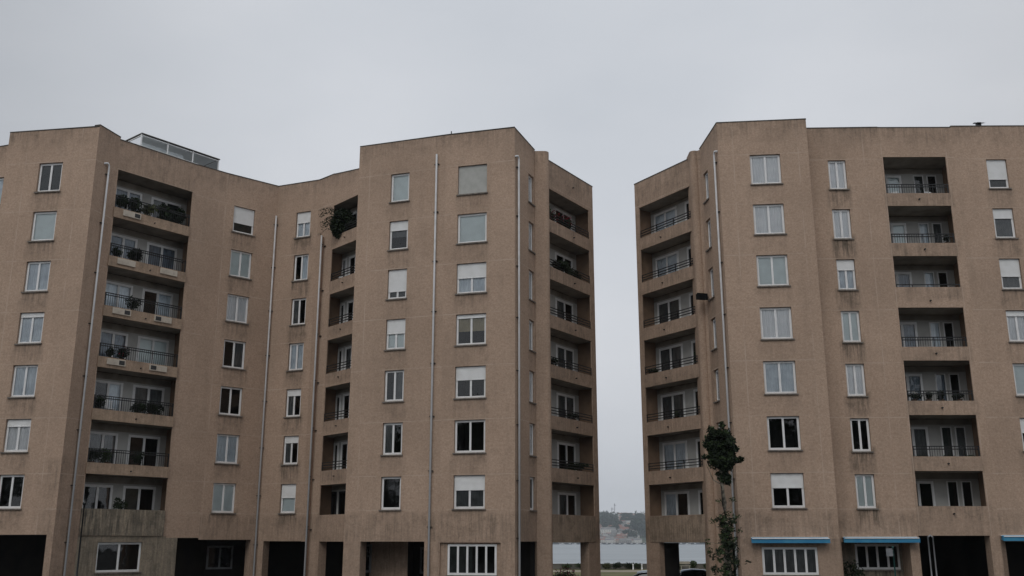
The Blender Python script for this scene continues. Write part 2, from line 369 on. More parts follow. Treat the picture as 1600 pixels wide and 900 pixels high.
def recess(face, s0, s1, z0, z1, depth, bld, doors, head, opts):
    """balcony recess: floor below the parapet top, side walls, ceiling, back wall holding the doors"""
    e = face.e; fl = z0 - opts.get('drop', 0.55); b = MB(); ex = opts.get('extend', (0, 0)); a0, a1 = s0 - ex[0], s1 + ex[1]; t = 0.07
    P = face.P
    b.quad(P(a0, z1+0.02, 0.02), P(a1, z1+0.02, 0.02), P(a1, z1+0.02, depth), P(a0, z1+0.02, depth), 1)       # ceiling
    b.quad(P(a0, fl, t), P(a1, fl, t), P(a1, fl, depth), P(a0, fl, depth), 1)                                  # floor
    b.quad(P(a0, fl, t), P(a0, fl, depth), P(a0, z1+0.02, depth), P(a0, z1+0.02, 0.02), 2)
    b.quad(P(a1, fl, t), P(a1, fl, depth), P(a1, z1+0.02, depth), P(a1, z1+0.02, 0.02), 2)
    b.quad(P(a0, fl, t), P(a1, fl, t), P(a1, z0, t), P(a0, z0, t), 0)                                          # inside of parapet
    # back wall with door holes
    cuts = sorted({a0, a1} | {d[0] for d in doors} | {d[1] for d in doors})
    for x0, x1 in zip(cuts, cuts[1:]):
        dd = [d for d in doors if d[0] - 1e-4 <= x0 and x1 <= d[1] + 1e-4]
        if not dd: b.quad(P(x0, fl, depth), P(x1, fl, depth), P(x1, head+.1, depth), P(x0, head+.1, depth), 0); b.quad(P(x0, head+.1, depth), P(x1, head+.1, depth), P(x1, z1, depth), P(x0, z1, depth), 1)
        else:
            dz = dd[0][4] if len(dd[0]) > 4 else fl
            b.quad(P(x0, head, depth), P(x1, head, depth), P(x1, head+.1, depth), P(x0, head+.1, depth), 0); b.quad(P(x0, head+.1, depth), P(x1, head+.1, depth), P(x1, z1, depth), P(x0, z1, depth), 1)
            if dz > fl: b.quad(P(x0, fl, depth), P(x1, fl, depth), P(x1, dz, depth), P(x0, dz, depth), 0)
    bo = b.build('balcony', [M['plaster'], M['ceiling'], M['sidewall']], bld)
    F2 = Face((0, 0), (1, 0)); F2.p = face.p.copy(); F2.e = face.e; F2.n = face.n; F2.L = face.L
    for d in doors:
        dz = d[4] if len(d) > 4 else fl
        frame_mb(face, d[0], d[1], dz, head, depth-0.03, d[2], fw=opts.get('fw', 0.07) if d[2] == 1 else .07, lw=opts.get('fw', 0.065) if d[2] == 1 else .065).build('door' if dz == fl else 'window_frame', M['white'] if d[3] != 'x' else M['iron'], bo)
        glass_ob(face, d[0]+0.05, d[1]-0.05, dz+0.05, head-0.05, depth+0.01, bo)
        if d[3] and d[3] != 'x': curtain_ob(face, d[0]+0.04, d[1]-0.04, dz+0.04, head-0.04, depth+0.08, d[3], bo)
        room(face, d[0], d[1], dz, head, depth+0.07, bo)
    r = opts.get('rail')
    if r:
        m = MB(); h = r['h']; d0 = 0.035
        ends = (s0+0.03, s1-0.03)
        for hh in r['bars']: m.box(P(ends[0], z0+hh-0.022, d0-0.025), e*(ends[1]-ends[0]), -face.n*0.05, (0, 0, 0.045))
        posts = r.get('posts', 3)
        for i in range(posts+1):
            a = ends[0] + (ends[1]-ends[0]-0.04)*i/posts; m.box(P(a, z0-0.02, d0-0.017), e*0.04, -face.n*0.034, (0, 0, h+0.02))
        if r.get('bal'):
            n = int((ends[1]-ends[0])/0.125)
            for i in range(n): a = ends[0] + (ends[1]-ends[0])*(i+0.5)/n; m.box(P(a-0.008, z0+0.02, d0-0.01), e*0.016, -face.n*0.018, (0, 0, h-0.04))
        m.build('railing', M['iron'], bo)
    return bo
M['sidewall'] = mat('balcony_side_wall', (0.25, 0.165, 0.11), 0.95, noise=(2.0, (0.19, 0.125, 0.085), 0.4, 0.7), bump=0.3)  # facade render colour darkened to carry the shade of the balcony recess

def coping(pts, bld, h=0.045, wdt=0.34, over=0.025):
    """dark capping along a parapet; pts = [(x,y,z)] left to right"""
    mb = MB()
    for a, b in zip(pts, pts[1:]):
        a, b = Vector(a), Vector(b); a.z += CZ; b.z += CZ; e = Vector((b.x-a.x, b.y-a.y, 0)).normalized(); n = Vector((e.y, -e.x, 0))
        i = len(mb.v); A = a + n*over; B = b + n*over; C = b - n*wdt; D = a - n*wdt; up = Vector((0, 0, h)); dn = Vector((0, 0, 0.002))
        mb.v += [tuple(x) for x in (A+dn, B+dn, C+dn, D+dn, A+up, B+up, C+up, D+up)]
        for q in ((0,1,5,4),(1,2,6,5),(2,3,7,6),(3,0,4,7),(4,5,6,7),(3,2,1,0)): mb.f.append(tuple(i+j for j in q)); mb.m.append(0)
        # rear face of the parapet upstand
        mb.quad(D+dn, C+dn, C-Vector((0, 0, 0.9)), D-Vector((0, 0, 0.9)))
    return mb.build('coping', M['coping'], bld)
def poly(name, pts, z, mt, parent):
    mb = MB(); mb.v = [(x, y, z+CZ) for x, y in pts]; mb.f = [tuple(range(len(pts)))]; mb.m = [0]; return mb.build(name, mt, parent)
def drainpipe(x, y, n, ztop, zbot, bld, hook=1, mt='pvc', r=0.055, split=None, ax=None):
    """n = outward normal (x,y); hook: +1/-1 bends at the top towards that side, 0 none"""
    n = Vector((*n, 0)).normalized(); t = Vector((-n.y, n.x, 0)) * (-hook) if hook else Vector((0, 0, 0))
    c = Vector((x, y, 0)) + n*0.11; top = c + Vector((0, 0, ztop+CZ)); m = MB()
    if hook:
        pts = [top + t*0.26 - n*0.11 + Vector((0, 0, -0.02)), top + t*0.22 + Vector((0, 0, 0.0)), top + t*0.12 + Vector((0, 0, 0.03)), top + t*0.03 + Vector((0, 0, -0.03)), top + Vector((0, 0, -0.14))]
    else: pts = [top]
    sp = split if split is not None else (ztop+zbot)/2
    m.tube(pts + [pts[-1] - Vector((0, 0, .03)), c + Vector((0, 0, sp+CZ)), c + Vector((0, 0, zbot+CZ+.05)), c + Vector((0, 0, zbot+CZ))], r, 8, 0)
    o = m.build('drainpipe', [M[mt], M['zinc'] if mt == 'pvc' else M[mt]], bld, smooth=True)
    tt = Vector((-n.y, n.x, 0)); z = ztop - 0.6
    while z > zbot + 0.5:
        k = MB(); k.box(c - tt*0.14 - n*0.11 + Vector((0, 0, z+CZ)), tt*0.28, n*0.10, (0, 0, 0.03)); k.build('pipe_bracket', M['iron'], o); z -= 2.8
    return o

LEVELS = range(7)
WZ0, WZ1 = 1.60, 3.27                       # sill and head of the lowest full storey, eye level = 0
def wz(k): return WZ0 + 2.8*k, WZ1 + 2.8*k
JZ = [1.56] + [3.30 + 2.8*k for k in range(7)]

def column(face, s0, s1, spec, bld, holes):
    """spec: {k: (leaves, curtain, shutter, aged)}"""
    for k, (lv, cu, sh, ag) in spec.items():
        z0, z1 = wz(k); holes.append((s0, s1, z0, z1, 'w')); window(face, s0, s1, z0, z1, bld, lv, cu, sh, ag)

# ================================================================== LEFT BUILDING
LB = empty('apartment_building', (-12, 55, 0), 'wide tan concrete apartment block at left with folded facade, air conditioners and rooftop glass shelter', 'apartment building', 'twin concrete apartment blocks')
RT = 22.0
dirt = lambda a, z: 0.42 if z < 1.5 else 0.0
# F0 / F1 / F2
F0 = Face((-34, 54.1), (-28.0, 52.0)); h = []
column(F0, 4.0, 5.5, {6: (2, 'b', 0, 0), 5: (2, 'w', 0, 0), 4: (2, 'w', .3, 0), 3: (2, 'w', 0, 0)}, LB, h)
facade(F0, 0.3, 21.98, h, LB, M['wall'], JZ)
F1s = Face((-28.0, 52.0), (-27.9, 50.56)); facade(F1s, 0.3, RT, [], LB, M['wall'])
F1 = Face((-27.9, 50.56), (-22.6, 49.78)); h = []
column(F1, 2.02, 3.42, {6: (2, 'k', 0, 0), 5: (1, 'g', 0, 0), 4: (2, 'b', 0, 0), 3: (2, 'b', .12, 0), 2: (2, 'b', 0, 0), 1: (2, 'w', .2, 0), 0: (2, None, 0, 0)}, LB, h)
facade(F1, 0.33, RT, h, LB, M['wall'], JZ, (1.2, 4.4), grime=lambda a, z: 0.5*max(0, 1-abs(a-5.1)/1.2) if z < 4 else (0.3 if z < 1.5 else 0))
F2 = Face((-22.6, 49.78), (-22.12, 51.5)); facade(F2, -3.1, 22.12, [], LB, M['wall'], JZ, grime=lambda a, z: (0.45 if z < 4 else 0.12))
pier([(-22.95, 49.83), (-22.6, 49.78), (-22.5, 50.3), (-22.85, 50.4)], -3.1, 0.33, LB)
# F3: stacked balconies
F3 = Face((-22.12, 51.5), (-18.95, 55.35)); h = []
dA, dB = (0.72, 2.44), (3.05, 5.00)
f3 = {6: ('n', 'k'), 5: ('n', 'n'), 4: ('b', 'bR'), 3: ('n', 'g'), 2: ('bR', 'd'), 1: ('d', None), 0: (None, 'kL')}
for k in LEVELS:
    z0 = 1.20 + 2.8*k if k else 1.65; z1 = 3.42 + 2.8*k; h.append((0.06, 4.80, z0, z1, 'b'))
    recess(F3, 0.06, 4.80, z0, z1, 1.5, LB, [(*dA, 2, f3[k][0]), (*dB, 2, f3[k][1])], 2.97+2.8*k,
           {'drop': .32 if k else .6, 'extend': (0, 0.6), 'rail': dict(h=.72, bars=(.72, .60), bal=True, posts=3) if k else None})
facade(F3, 0.28, 21.98, h, LB, M['wall'], [3.45+16.8], reveal=0.06, grime=lambda a, z: 0.35 if z > 20.2 else 0.0)
for k in LEVELS:                               # slightly proud parapet panels
    z0, z1 = (0.62+2.8*k, 1.20+2.8*k) if k else (0.30, 1.65)
    Fp = Face((-22.12, 51.5), (-18.95, 55.35)); Fp.p = F3.P(0.02, 0, -0.0); Fp.p.z = 0; Fp.L = 4.76
    o = facade(Fp, z0, z1, [], LB, M['orange'] if k else M['wall2'], (), (), name='parapet', step=0.4,
               grime=(lambda a, z: 0.12) if k else (lambda a, z: 0.95))
    me = o.data; nv = len(me.vertices); off = F3.n*0.07
    for v in me.vertices: v.co = v.co + off
    m = MB(); e = F3.e; a = F3.P(0.02, z0, -0.07); up = Vector((0, 0, z1-z0))
    m.box(F3.P(0.02, z0+0.003, -0.067), e*4.76, -F3.n*0.13, up-Vector((0, 0, 0.006))); m.build('parapet_core', M['orange'] if k else M['sill'], LB)
AC = [(6, .55, 'R'), (5, .50, ''), (5, 3.12, ''), (4, .52, 'R'), (4, 3.02, 'L2'), (3, .50, 'R'), (3, 3.0, 'L')]
for k, s, g in AC:
    m = MB(); z = 1.20+2.8*k-0.42; m.box(F3.P(s, z+.03, -0.15), F3.e*1.06, -F3.n*0.11, (0, 0, 0.33))
    ac = m.build('air_conditioner', M['acwhite'], LB)
    m = MB()
    for q in range(5): m.box(F3.P(s+0.08, z+0.07+q*0.05, -0.156), F3.e*0.45, -F3.n*0.01, (0, 0, 0.018))
    if 'R' in g: m.box(F3.P(s+0.68, z+0.08, -0.158), F3.e*0.32, -F3.n*0.01, (0, 0, 0.23), 1)
    if 'L' in g: m.box(F3.P(s+0.06, z+0.08, -0.158), F3.e*0.34, -F3.n*0.01, (0, 0, 0.23), 1)
    m.build('air_grille', [M['acwhite'], M['acgrey']], ac)
for k in range(1, 7):                          # spouts through the parapets
    m = MB(); c = F3.P(2.5, 0.85+2.8*k, -0.06); m.tube([c, c + F3.n*0.10], 0.035, 8); m.build('water_spout', M['iron'], LB)
h = [(1.11, 3.64, -1.55, -0.03, 'w')]
window(F3, 1.11, 3.64, -1.55, -0.03, LB, 2, None)
facade(F3, -3.1, 0.28, h, LB, M['wall2'], grime=lambda a, z: 0.55)
# F4, F5
F4a = Face((-18.95, 55.35), (-17.6, 56.75)); facade(F4a, 0.2, 22.0, [], LB, M['wall'], JZ)
F4b = Face((-18.95, 55.35), (-18.48, 55.84)); facade(F4b, -3.1, 0.2, [], LB, M['wall2'], grime=lambda a, z: 0.5)
F4 = Face((-17.6, 56.75), (-14.95, 59.15)); h = []
column(F4, 0.66, 2.08, {6: (1, 'k', .6, 0), 5: (2, 'g', 0, 0), 4: (2, 'w', 0, 0), 3: (2, 'dR', 0, 0), 2: (2, None, 0, 0), 1: (2, 'b', 0, 0), 0: (2, 'g', 0, 0)}, LB, h)
facade(F4, 0.1, 22.03, h, LB, M['wall'], JZ, (0.1,), grime=dirt)
STAIN[0] = 1.05
F5 = Face((-14.95, 59.15), (-12.1, 58.0)); h = []
column(F5, 1.48, 2.54, {6: (2, 'b', .4, 0), 5: (2, 'bR', 0, 0), 4: (2, 'dL', 0, 0), 3: (2, 'b', 0, 0), 2: (2, 'dL', .22, 0), 1: (2, 'dL', .22, 0), 0: (1, 'g', .45, 0)}, LB, h)
facade(F5, 0.02, 22.03, h, LB, M['wall'], JZ, grime=dirt)
F5b = Face((-12.1, 58.0), (-10.95, 56.85)); facade(F5b, 0.0, 22.0, [], LB, M['wall'], JZ, grime=dirt)
G = Face((-10.95, 56.85), (-8.85, 54.5)); h = []
g3 = {6: (None, None), 5: ('wL', None), 4: (None, None), 3: (None, 'd'), 2: ('bR', None), 1: (None, None), 0: ('x', 'x')}
for k in LEVELS:
    z0 = 1.10+2.8*k if k else 1.45; z1 = 3.10+2.8*k; h.append((0.06, 3.0, z0, z1, 'b'))
    recess(G, 0.06, 3.0, z0, z1, 1.1, LB, [(-.45, 0.10, 1, g3[k][0], z0-.25), (.35, 1.15, 1, g3[k][1]), (1.5, 2.3, 1, None)], 2.78+2.8*k,
           {'extend': (.55, 0), 'rail': dict(h=.45, bars=(.15, .30, .45), posts=2) if k else None})
facade(G, 0.0, 21.97, h, LB, M['wall'], grime=dirt, reveal=0.06, z1b=21.45)
G2 = Face((-10.95, 56.85), (-8.85, 54.5))
for k in range(1, 7):
    m = MB(); c = G.P(1.5, 0.75+2.8*k, 0); m.tube([c, c + G.n*0.10], 0.03, 8); m.build('water_spout', M['iron'], LB)
# F6 / F7 block
F6s = Face((-8.6, 54.6), (-8.75, 52.58)); facade(F6s, -3.1, RT, [], LB, M['wall'])
STAIN[0] = 0.5
F6a = Face((-8.75, 52.58), (-3.69, 50.93)); h = []
column(F6a, 2.02, 3.16, {6: (1, 'g', 0, 0), 5: (1, 'dh', .30, 0), 4: (2, 'k', .72, 0), 3: (2, 'g', .45, 0), 2: (2, 'dR', 0, 0), 1: (2, 'dL', 0, 0), 0: (1, None, 0, 0)}, LB, h)
facade(F6a, 0.0, RT, h, LB, M['wall'], JZ, (0.7,), grime=lambda a, z: 0.5 if z < 1.5 else 0)
F6b = Face((-3.69, 50.93), (.15, 49.87)); h = []
column(F6b, 0.74, 2.41, {6: (1, 't', .98, 1), 5: (1, 'g', 0, 0), 4: (2, 'b', .46, 0), 3: (2, 'yh', .10, 0), 2: (2, None, .40, 0), 1: (2, None, 0, 0), 0: (2, 'd', .42, 0)}, LB, h)
facade(F6b, 0.0, RT, h, LB, M['wall'], JZ, (0.02,), grime=lambda a, z: 0.5 if z < 1.5 else 0)
rec = Face((-3.69, 50.93), (.15, 49.87))
facade(rec, -3.1, 0.0, [(0.06, 3.24, -3.2, -0.05, 'r')], LB, M['wall'], reveal=0.12, grime=lambda a, z: .25)
rb = Face((-3.69, 50.93), (.15, 49.87)); rb.p = rec.P(0.06, 0, 0.12); rb.p.z = 0; rb.L = 3.18
facade(rb, -3.1, -0.05, [(0.37, 2.95, -1.62, -0.12, 'w')], LB, M['wall'], grime=lambda a, z: .2)
window(rb, 0.37, 2.95, -1.62, -0.12, LB, 5, 'kL', 0, False, True, d=0.02)
F7 = Face((.15, 49.87), (1.3, 52.6)); h = []
for k in LEVELS:
    z0, z1 = wz(k); h.append((2.0, 2.80, z0-.02, z1, 'w')); window(F7, 2.0, 2.80, z0-.02, z1, LB, 1, 'w' if k != 0 else 'd', d=0.13)
facade(F7, 0.0, 21.98, h, LB, M['wall'], JZ, grime=dirt, z1b=21.8)
facade(Face((.15, 49.87), (.387, 50.43)), -3.1, 0.0, [], LB, M['wall'], grime=lambda a, z: .25)
def arc(cx, cy, r, a0, a1, n=8): return [(cx + r*math.cos(R(a0+(a1-a0)*i/n)), cy + r*math.sin(R(a0+(a1-a0)*i/n))) for i in range(n+1)]
pier([(1.2, 52.7), (1.3, 52.55)] + arc(1.83, 52.83, 0.29, -95, 10, 8) + [(2.12, 53.6), (1.2, 53.6)], -3.1, 21.74, LB, name='pilaster')
# M balconies
Mf = Face((2.1, 53.1), (5.0, 57.5)); h = []
m3 = {6: (None,), 5: (None,), 4: ('dL',), 3: ('d',), 2: ('d',), 1: (None,), 0: ('dL',)}
RAIL3 = dict(h=.44, bars=(.14, .29, .44), posts=3)
for k in LEVELS:
    z0 = 1.03+2.8*k if k else 1.40; z1 = 3.10+2.8*k - (.22 if k == 6 else 0); h.append((0.03, 4.74, z0, z1, 'b'))
    recess(Mf, 0.03, 4.74, z0, z1, 1.15, LB, [(2.55, 4.60, 2, m3[k][0])], 2.68+2.8*k, {'extend': (0, .38), 'rail': RAIL3 if k else None})
facade(Mf, -0.05, 21.38, h, LB, M['wall'], [19.9], reveal=0.06, grime=lambda a, z: 0.9 if z < 1.35 else (0.55 if z > 20 else 0.3))
def panel(face, s0, L_, z0, z1, bld):
    fp = Face((0, 0), (1, 0)); fp.e = face.e; fp.n = face.n; fp.p = face.P(s0, 0, -.03); fp.p.z = 0; fp.L = L_
    facade(fp, z0, z1, [], bld, M['fluted'], name='parapet', grime=lambda a, z: .75)
    m = MB(); m.box(face.P(s0, z1-.04, -.027), face.e*L_, face.n*-.024, (0, 0, .035)); m.build('parapet_edge', M['sill'], bld)
panel(Mf, 0.04, 4.70, -0.03, 1.38, LB)
for k in range(1, 8):
    m = MB(); c = Mf.P(2.8, (0.62 if k < 7 else 0.95)+2.8*k, 0); m.tube([c, c + Mf.n*0.10], 0.035, 8); m.build('water_spout', M['iron'], LB)
a, b = Mf.P(3.97, 0), Mf.P(5.27, 0); c, d = Mf.P(5.27, 0, .55), Mf.P(3.97, 0, .55)
pier([(a.x, a.y), (b.x, b.y), (c.x, c.y), (d.x, d.y)], -3.1, -0.05, LB)
# pillars of the ground floor
def fpier(face, s0, s1, dep, zt, bld, mt=None):
    q = [face.P(s0, 0), face.P(s1, 0), face.P(s1, 0, dep), face.P(s0, 0, dep)]; pier([(v.x, v.y) for v in q], -3.1, zt, bld, mt)
fpier(F1, 0.2, 0.9, .6, 0.33, LB); fpier(F0, 0.0, 0.7, .6, 0.3, LB); fpier(F4, 3.23, 3.56, .6, 0.1, LB); fpier(F5, 0.02, 0.50, .6, 0.02, LB); fpier(F5b, 0.52, 1.61, .5, 0.0, LB); fpier(G, 0.0, 0.20, .5, 0, LB)
fpier(F6a, 0.0, 0.97, .7, 0.0, LB); fpier(F6a, 4.54, 5.31, .5, 0.0, LB)
# rear walls, end walls, roof, soffit, undercroft core
back = [(5.0, 57.5), (4.5, 60.0), (1.4, 63.5), (-9, 66), (-15, 70), (-22, 66), (-34, 66), (-34, 54.1)]
for p, q in zip(back, back[1:]): facade(Face(p, q), 0.0, 21.4, [], LB, M['wall'], step=2.0)
front = [(-34, 54.1), (-28, 52), (-27.9, 50.56), (-22.6, 49.78), (-22.12, 51.5), (-18.95, 55.35), (-17.6, 56.75), (-14.95, 59.15), (-12.1, 58), (-10.95, 56.85), (-8.75, 54.5), (-8.75, 52.58), (-3.69, 50.93), (.15, 49.87), (1.3, 52.6), (2.1, 53.1)]
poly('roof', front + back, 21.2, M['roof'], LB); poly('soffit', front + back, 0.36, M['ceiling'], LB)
core = [(-34, 59), (-24.5, 56.5), (-19.9, 57.0), (-18.3, 60.5), (-14.6, 63.2), (-10.2, 61.5), (-8.2, 56.2), (-7.6, 54.3), (-5.5, 53.6), (-5.4, 55.6), (0.2, 54.4), (1.0, 56.0), (1.35, 58.2), (1.4, 63.5)]
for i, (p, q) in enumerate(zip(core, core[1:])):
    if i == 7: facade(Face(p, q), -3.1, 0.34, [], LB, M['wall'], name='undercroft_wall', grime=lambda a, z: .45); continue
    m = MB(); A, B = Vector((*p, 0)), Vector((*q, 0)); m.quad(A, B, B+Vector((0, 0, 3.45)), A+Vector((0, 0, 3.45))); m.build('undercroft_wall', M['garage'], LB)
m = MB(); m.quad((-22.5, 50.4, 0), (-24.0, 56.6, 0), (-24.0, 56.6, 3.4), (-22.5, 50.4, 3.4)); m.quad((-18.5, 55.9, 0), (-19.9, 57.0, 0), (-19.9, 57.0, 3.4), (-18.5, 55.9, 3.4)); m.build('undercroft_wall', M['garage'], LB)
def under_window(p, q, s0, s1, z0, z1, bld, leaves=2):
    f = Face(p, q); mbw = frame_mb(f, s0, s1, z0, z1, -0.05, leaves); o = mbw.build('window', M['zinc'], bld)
    m = MB(); m.quad(f.P(s0, z0, -.01), f.P(s1, z0, -.01), f.P(s1, z1, -.01), f.P(s0, z1, -.01)); m.build('glass', M['darkglass'], o)
M['darkglass'] = mat('dark_glass', (0.01, 0.012, 0.013), 0.08, noise=(2, (0.014, 0.016, 0.018), .4, .6), spec=0.5)
under_window((-18.3, 60.5), (-14.6, 63.2), 0.1, 1.7, -1.6, -0.25, LB)
under_window((-10.2, 61.5), (-8.2, 56.2), 2.0, 3.4, -1.6, -0.2, LB)
under_window((-7.6, 54.3), (-5.5, 53.6), -0.7, 0.1, -1.6, -0.15, LB, 1)
under_window((-5.4, 55.6), (0.2, 54.4), 0.4, 1.6, -1.7, -0.3, LB)
coping([(-34, 54.1, 21.98), (-28.0, 52.0, 21.98)], LB); coping([(-27.9, 50.56, RT), (-22.6, 49.78, RT+.03)], LB)
coping([(-22.6, 49.78, 22.12), (-22.12, 51.5, 22.12)], LB); coping([(-22.12, 51.5, 21.98), (-18.95, 55.35, 21.98)], LB)
coping([(-18.95, 55.35, 22.0), (-17.6, 56.75, 22.0), (-14.95, 59.15, 22.03), (-12.1, 58.0, 22.03), (-10.95, 56.85, 21.99)], LB); coping([(-10.95, 56.85, 21.97), (-8.85, 54.5, 21.45)], LB)
coping([(-8.75, 52.58, RT), (-3.69, 50.93, RT+.02)], LB, over=.02); coping([(-3.69, 50.93, RT+.02), (.15, 49.87, RT+.02)], LB); coping([(.15, 49.87, 21.98), (1.3, 52.6, 21.8)], LB); coping([(2.1, 53.1, 21.38), (5.0, 57.5, 21.38)], LB)
coping([(5.0, 57.5, 21.38), (4.5, 60.0, 21.38)], LB)
# drainpipes
def pipe_on(face, s, ztop, hook, bld, zb=-3.1, **k):
    p = face.P(s, 0); return drainpipe(p.x, p.y, (face.n.x, face.n.y), ztop, zb, bld, hook, **k)
pipe_on(F2, 0.95, 20.15, 1, LB, split=5.0); pipe_on(F6a, 4.83, 20.9, 0, LB, split=9.5); pipe_on(F7, 0.30, 20.35, 1, LB, split=8.0)
drainpipe(-14.95, 59.10, (0.05, -1), 20.0, -3.1, LB, 0, split=9.0); pipe_on(F5b, 0.70, 18.2, 0, LB, split=7.0)
p = pipe_on(F5b, 0.93, 18.05, 0, LB, mt='brown', r=0.032)
m = MB(); m.tube([(-3.4, 51.0, CZ+22.0), (-3.4, 51.0, CZ+22.28)], 0.03, 6); m.build('vent_stub', M['iron'], LB)
# rooftop glass shelter on the F3 wing
Sf = Face((-22.12, 51.5), (-18.95, 55.35)); Sf.p = F3.P(0, 0, 0.55); Sf.p.z = 0
m = MB(); e = F3.e; nn = -F3.n; up = Vector((0, 0, 1))
sh = m; a0, a1, zb, zt, dp = 1.55, 6.75, 21.3, 23.02, 2.2
bays = [a0, 3.25, 4.95, a1]
for a in bays:
    for d in (0, dp-.07): m.box(Sf.P(a-0.035, zb, d), e*0.07, nn*0.07, up*(zt-zb - (0.0)))
for d in (0, dp-.07):
    m.box(Sf.P(a0, zt-0.11, d), e*(a1-a0), nn*0.06, up*0.05); m.box(Sf.P(a0, 22.28, d+.01), e*(a1-a0), nn*0.03, up*0.03)
for a in (a0, a1): m.box(Sf.P(a-0.03, zt-0.11, 0.05), e*0.05, nn*(dp-.1), up*0.05)
gs = m.build('rooftop_shelter', M['white'], LB)
m = MB()
m.box(Sf.P(a0-0.06, zt, -0.06), e*(a1-a0+.12), nn*(dp+.12), up*0.045); m.build('shelter_roof', M['coping'], gs)
m = MB()
for x0, x1 in zip(bays, bays[1:]): m.quad(Sf.P(x0, zb, .04), Sf.P(x1, zb, .04), Sf.P(x1, zt-.06, .04), Sf.P(x0, zt-.06, .04)); m.quad(Sf.P(x0, zb, dp-.03), Sf.P(x1, zb, dp-.03), Sf.P(x1, zt-.06, dp-.03), Sf.P(x0, zt-.06, dp-.03))
for a in (a0, a1): m.quad(Sf.P(a, zb, .04), Sf.P(a, zb, dp), Sf.P(a, zt-.06, dp), Sf.P(a, zt-.06, .04))
m.build('shelter_glass', M['milky'], gs)
m = MB(); m.quad(Sf.P(a0+.05, zt-.012, .06), Sf.P(a1-.05, zt-.012, .06), Sf.P(a1-.05, zt-.012, dp-.1), Sf.P(a0+.05, zt-.012, dp-.1)); m.quad(Sf.P(a0+.05, zb, .25), Sf.P(a1-1.7, zb, .25), Sf.P(a1-2.2, 22.74, .5), Sf.P(a0+.05, 22.74, .5)); m.build('shelter_lining', CUR['w'], gs)

# ================================================================== RIGHT BUILDING
RB = empty('apartment_building', (18, 54, 0), 'tan concrete apartment block at right with blue awnings over its ground floor windows', 'apartment building', 'twin concrete apartment blocks')
Nf = Face((7.6, 57.35), (10.25, 53.15)); h = []
n3 = {6: ('b', None), 5: ('b', None), 4: ('d', None), 3: ('d', None), 2: ('d', None), 1: ('b', None), 0: ('bL', None)}
for k in LEVELS:
    z0 = 1.08+2.8*k if k else 1.40; z1 = 3.13+2.8*k - (.10 if k == 6 else 0); h.append((0.38, 4.94, z0, z1, 'b'))
    recess(Nf, 0.38, 4.94, z0, z1, 1.15, RB, [(0.42, 2.50, 2, n3[k][0]), (3.24, 4.5, 1, n3[k][1])], 2.74+2.8*k, {'extend': (.28, 0), 'rail': RAIL3 if k else None})
facade(Nf, -0.05, 21.48, h, RB, M['wall'], [19.95], reveal=0.06, grime=lambda a, z: 0.9 if z < 1.35 else (0.5 if z > 20 else 0.3))
for k in range(1, 7):
    m = MB(); c = Nf.P(2.3, 0.65+2.8*k, 0); m.tube([c, c + Nf.n*0.10], 0.035, 8); m.build('water_spout', M['iron'], RB)
panel(Nf, 0.42, 4.50, -0.03, 1.38, RB)
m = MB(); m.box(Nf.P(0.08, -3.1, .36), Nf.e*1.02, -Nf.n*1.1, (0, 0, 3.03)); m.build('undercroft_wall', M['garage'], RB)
a, b = Nf.P(0, 0), Nf.P(1.13, 0); c, d = Nf.P(1.13, 0, .35), Nf.P(0.0, 0, .35)
pier([(a.x, a.y), (b.x, b.y), (c.x, c.y), (d.x, d.y)], -3.1, -0.05, RB)
pier([(10.85, 52.35)] + arc(10.50, 52.80, 0.27, -60, -185, 8) + [(10.23, 53.7), (11.2, 53.7), (11.0, 52.4)], -3.1, 21.76, RB, name='pilaster')
T = Face((10.75, 52.4), (11.1, 49.25)); h = []
for k in LEVELS:
    if k == 0: continue
    z0, z1 = wz(k); h.append((0.42, 1.25, z0-.02, z1, 'w')); window(T, 0.42, 1.25, z0-.02, z1, RB, 1, 'w', d=0.13)
facade(T, 0.0, 21.78, h, RB, M['wall'], JZ, grime=dirt, z1b=22.0)
facade(T, -3.1, 0.0, [(1.1, 2.57, -3.2, -0.06, 'r')], RB, M['wall'], reveal=.3, grime=lambda a, z: .25)
STAIN[0] = 0.25
H = Face((11.1, 49.25), (15.8, 48.75)); h = []
column(H, 1.65, 3.24, {6: (2, 'w', 0, 0), 5: (2, 'w', 0, 0), 4: (2, 'g', 0, 0), 3: (2, 'w', 0, 0), 2: (2, 'b', 0, 0), 1: (2, None, 0, 0), 0: (2, None, .40, 0)}, RB, h)
facade(H, 0.13, RT, h, RB, M['wall'], JZ, (0.8, 4.2), grime=lambda a, z: 0.45 if z < 1.5 else 0)
facade(H, -3.1, 0.13, [(1.01, 3.64, -1.55, -0.26, 'w')], RB, M['wall'], grime=lambda a, z: .15)
window(H, 1.01, 3.64, -1.55, -0.26, RB, 5, 'd', 0, False, True, d=0.04)
Hs = Face((15.8, 48.75), (15.92, 49.87)); facade(Hs, -3.1, RT, [], RB, M['wall'])
STAIN[0] = 1.25
I = Face((15.92, 49.87), (20, 49.73)); h = []
column(I, 1.24, 2.20, {6: (2, 'w', 0, 0), 5: (2, 'w', 0, 0), 4: (2, 'b', .32, 0), 3: (2, 'g', 0, 0), 2: (2, 'w', 0, 0), 1: (2, None, 0, 0), 0: (2, 'g', 0, 0)}, RB, h)
facade(I, 0.13, 21.95, h, RB, M['wall'], JZ, (3.2,), grime=dirt)
facade(I, -3.1, 0.13, [(0.3, 3.62, -3.2, -0.02, 'r')], RB, M['wall'], reveal=1.2, grime=lambda a, z: .2)
Ib = Face((15.92, 49.87), (20, 49.73)); Ib.p = I.P(0.0, 0, 1.2); Ib.p.z = 0
facade(Ib, -3.1, -0.02, [(1.3, 3.50, -1.36, -0.12, 'w')], RB, M['garage'] if False else M['wall2'], grime=lambda a, z: .9)  # darker weathered render and heavy grime here paint the shade of the recess
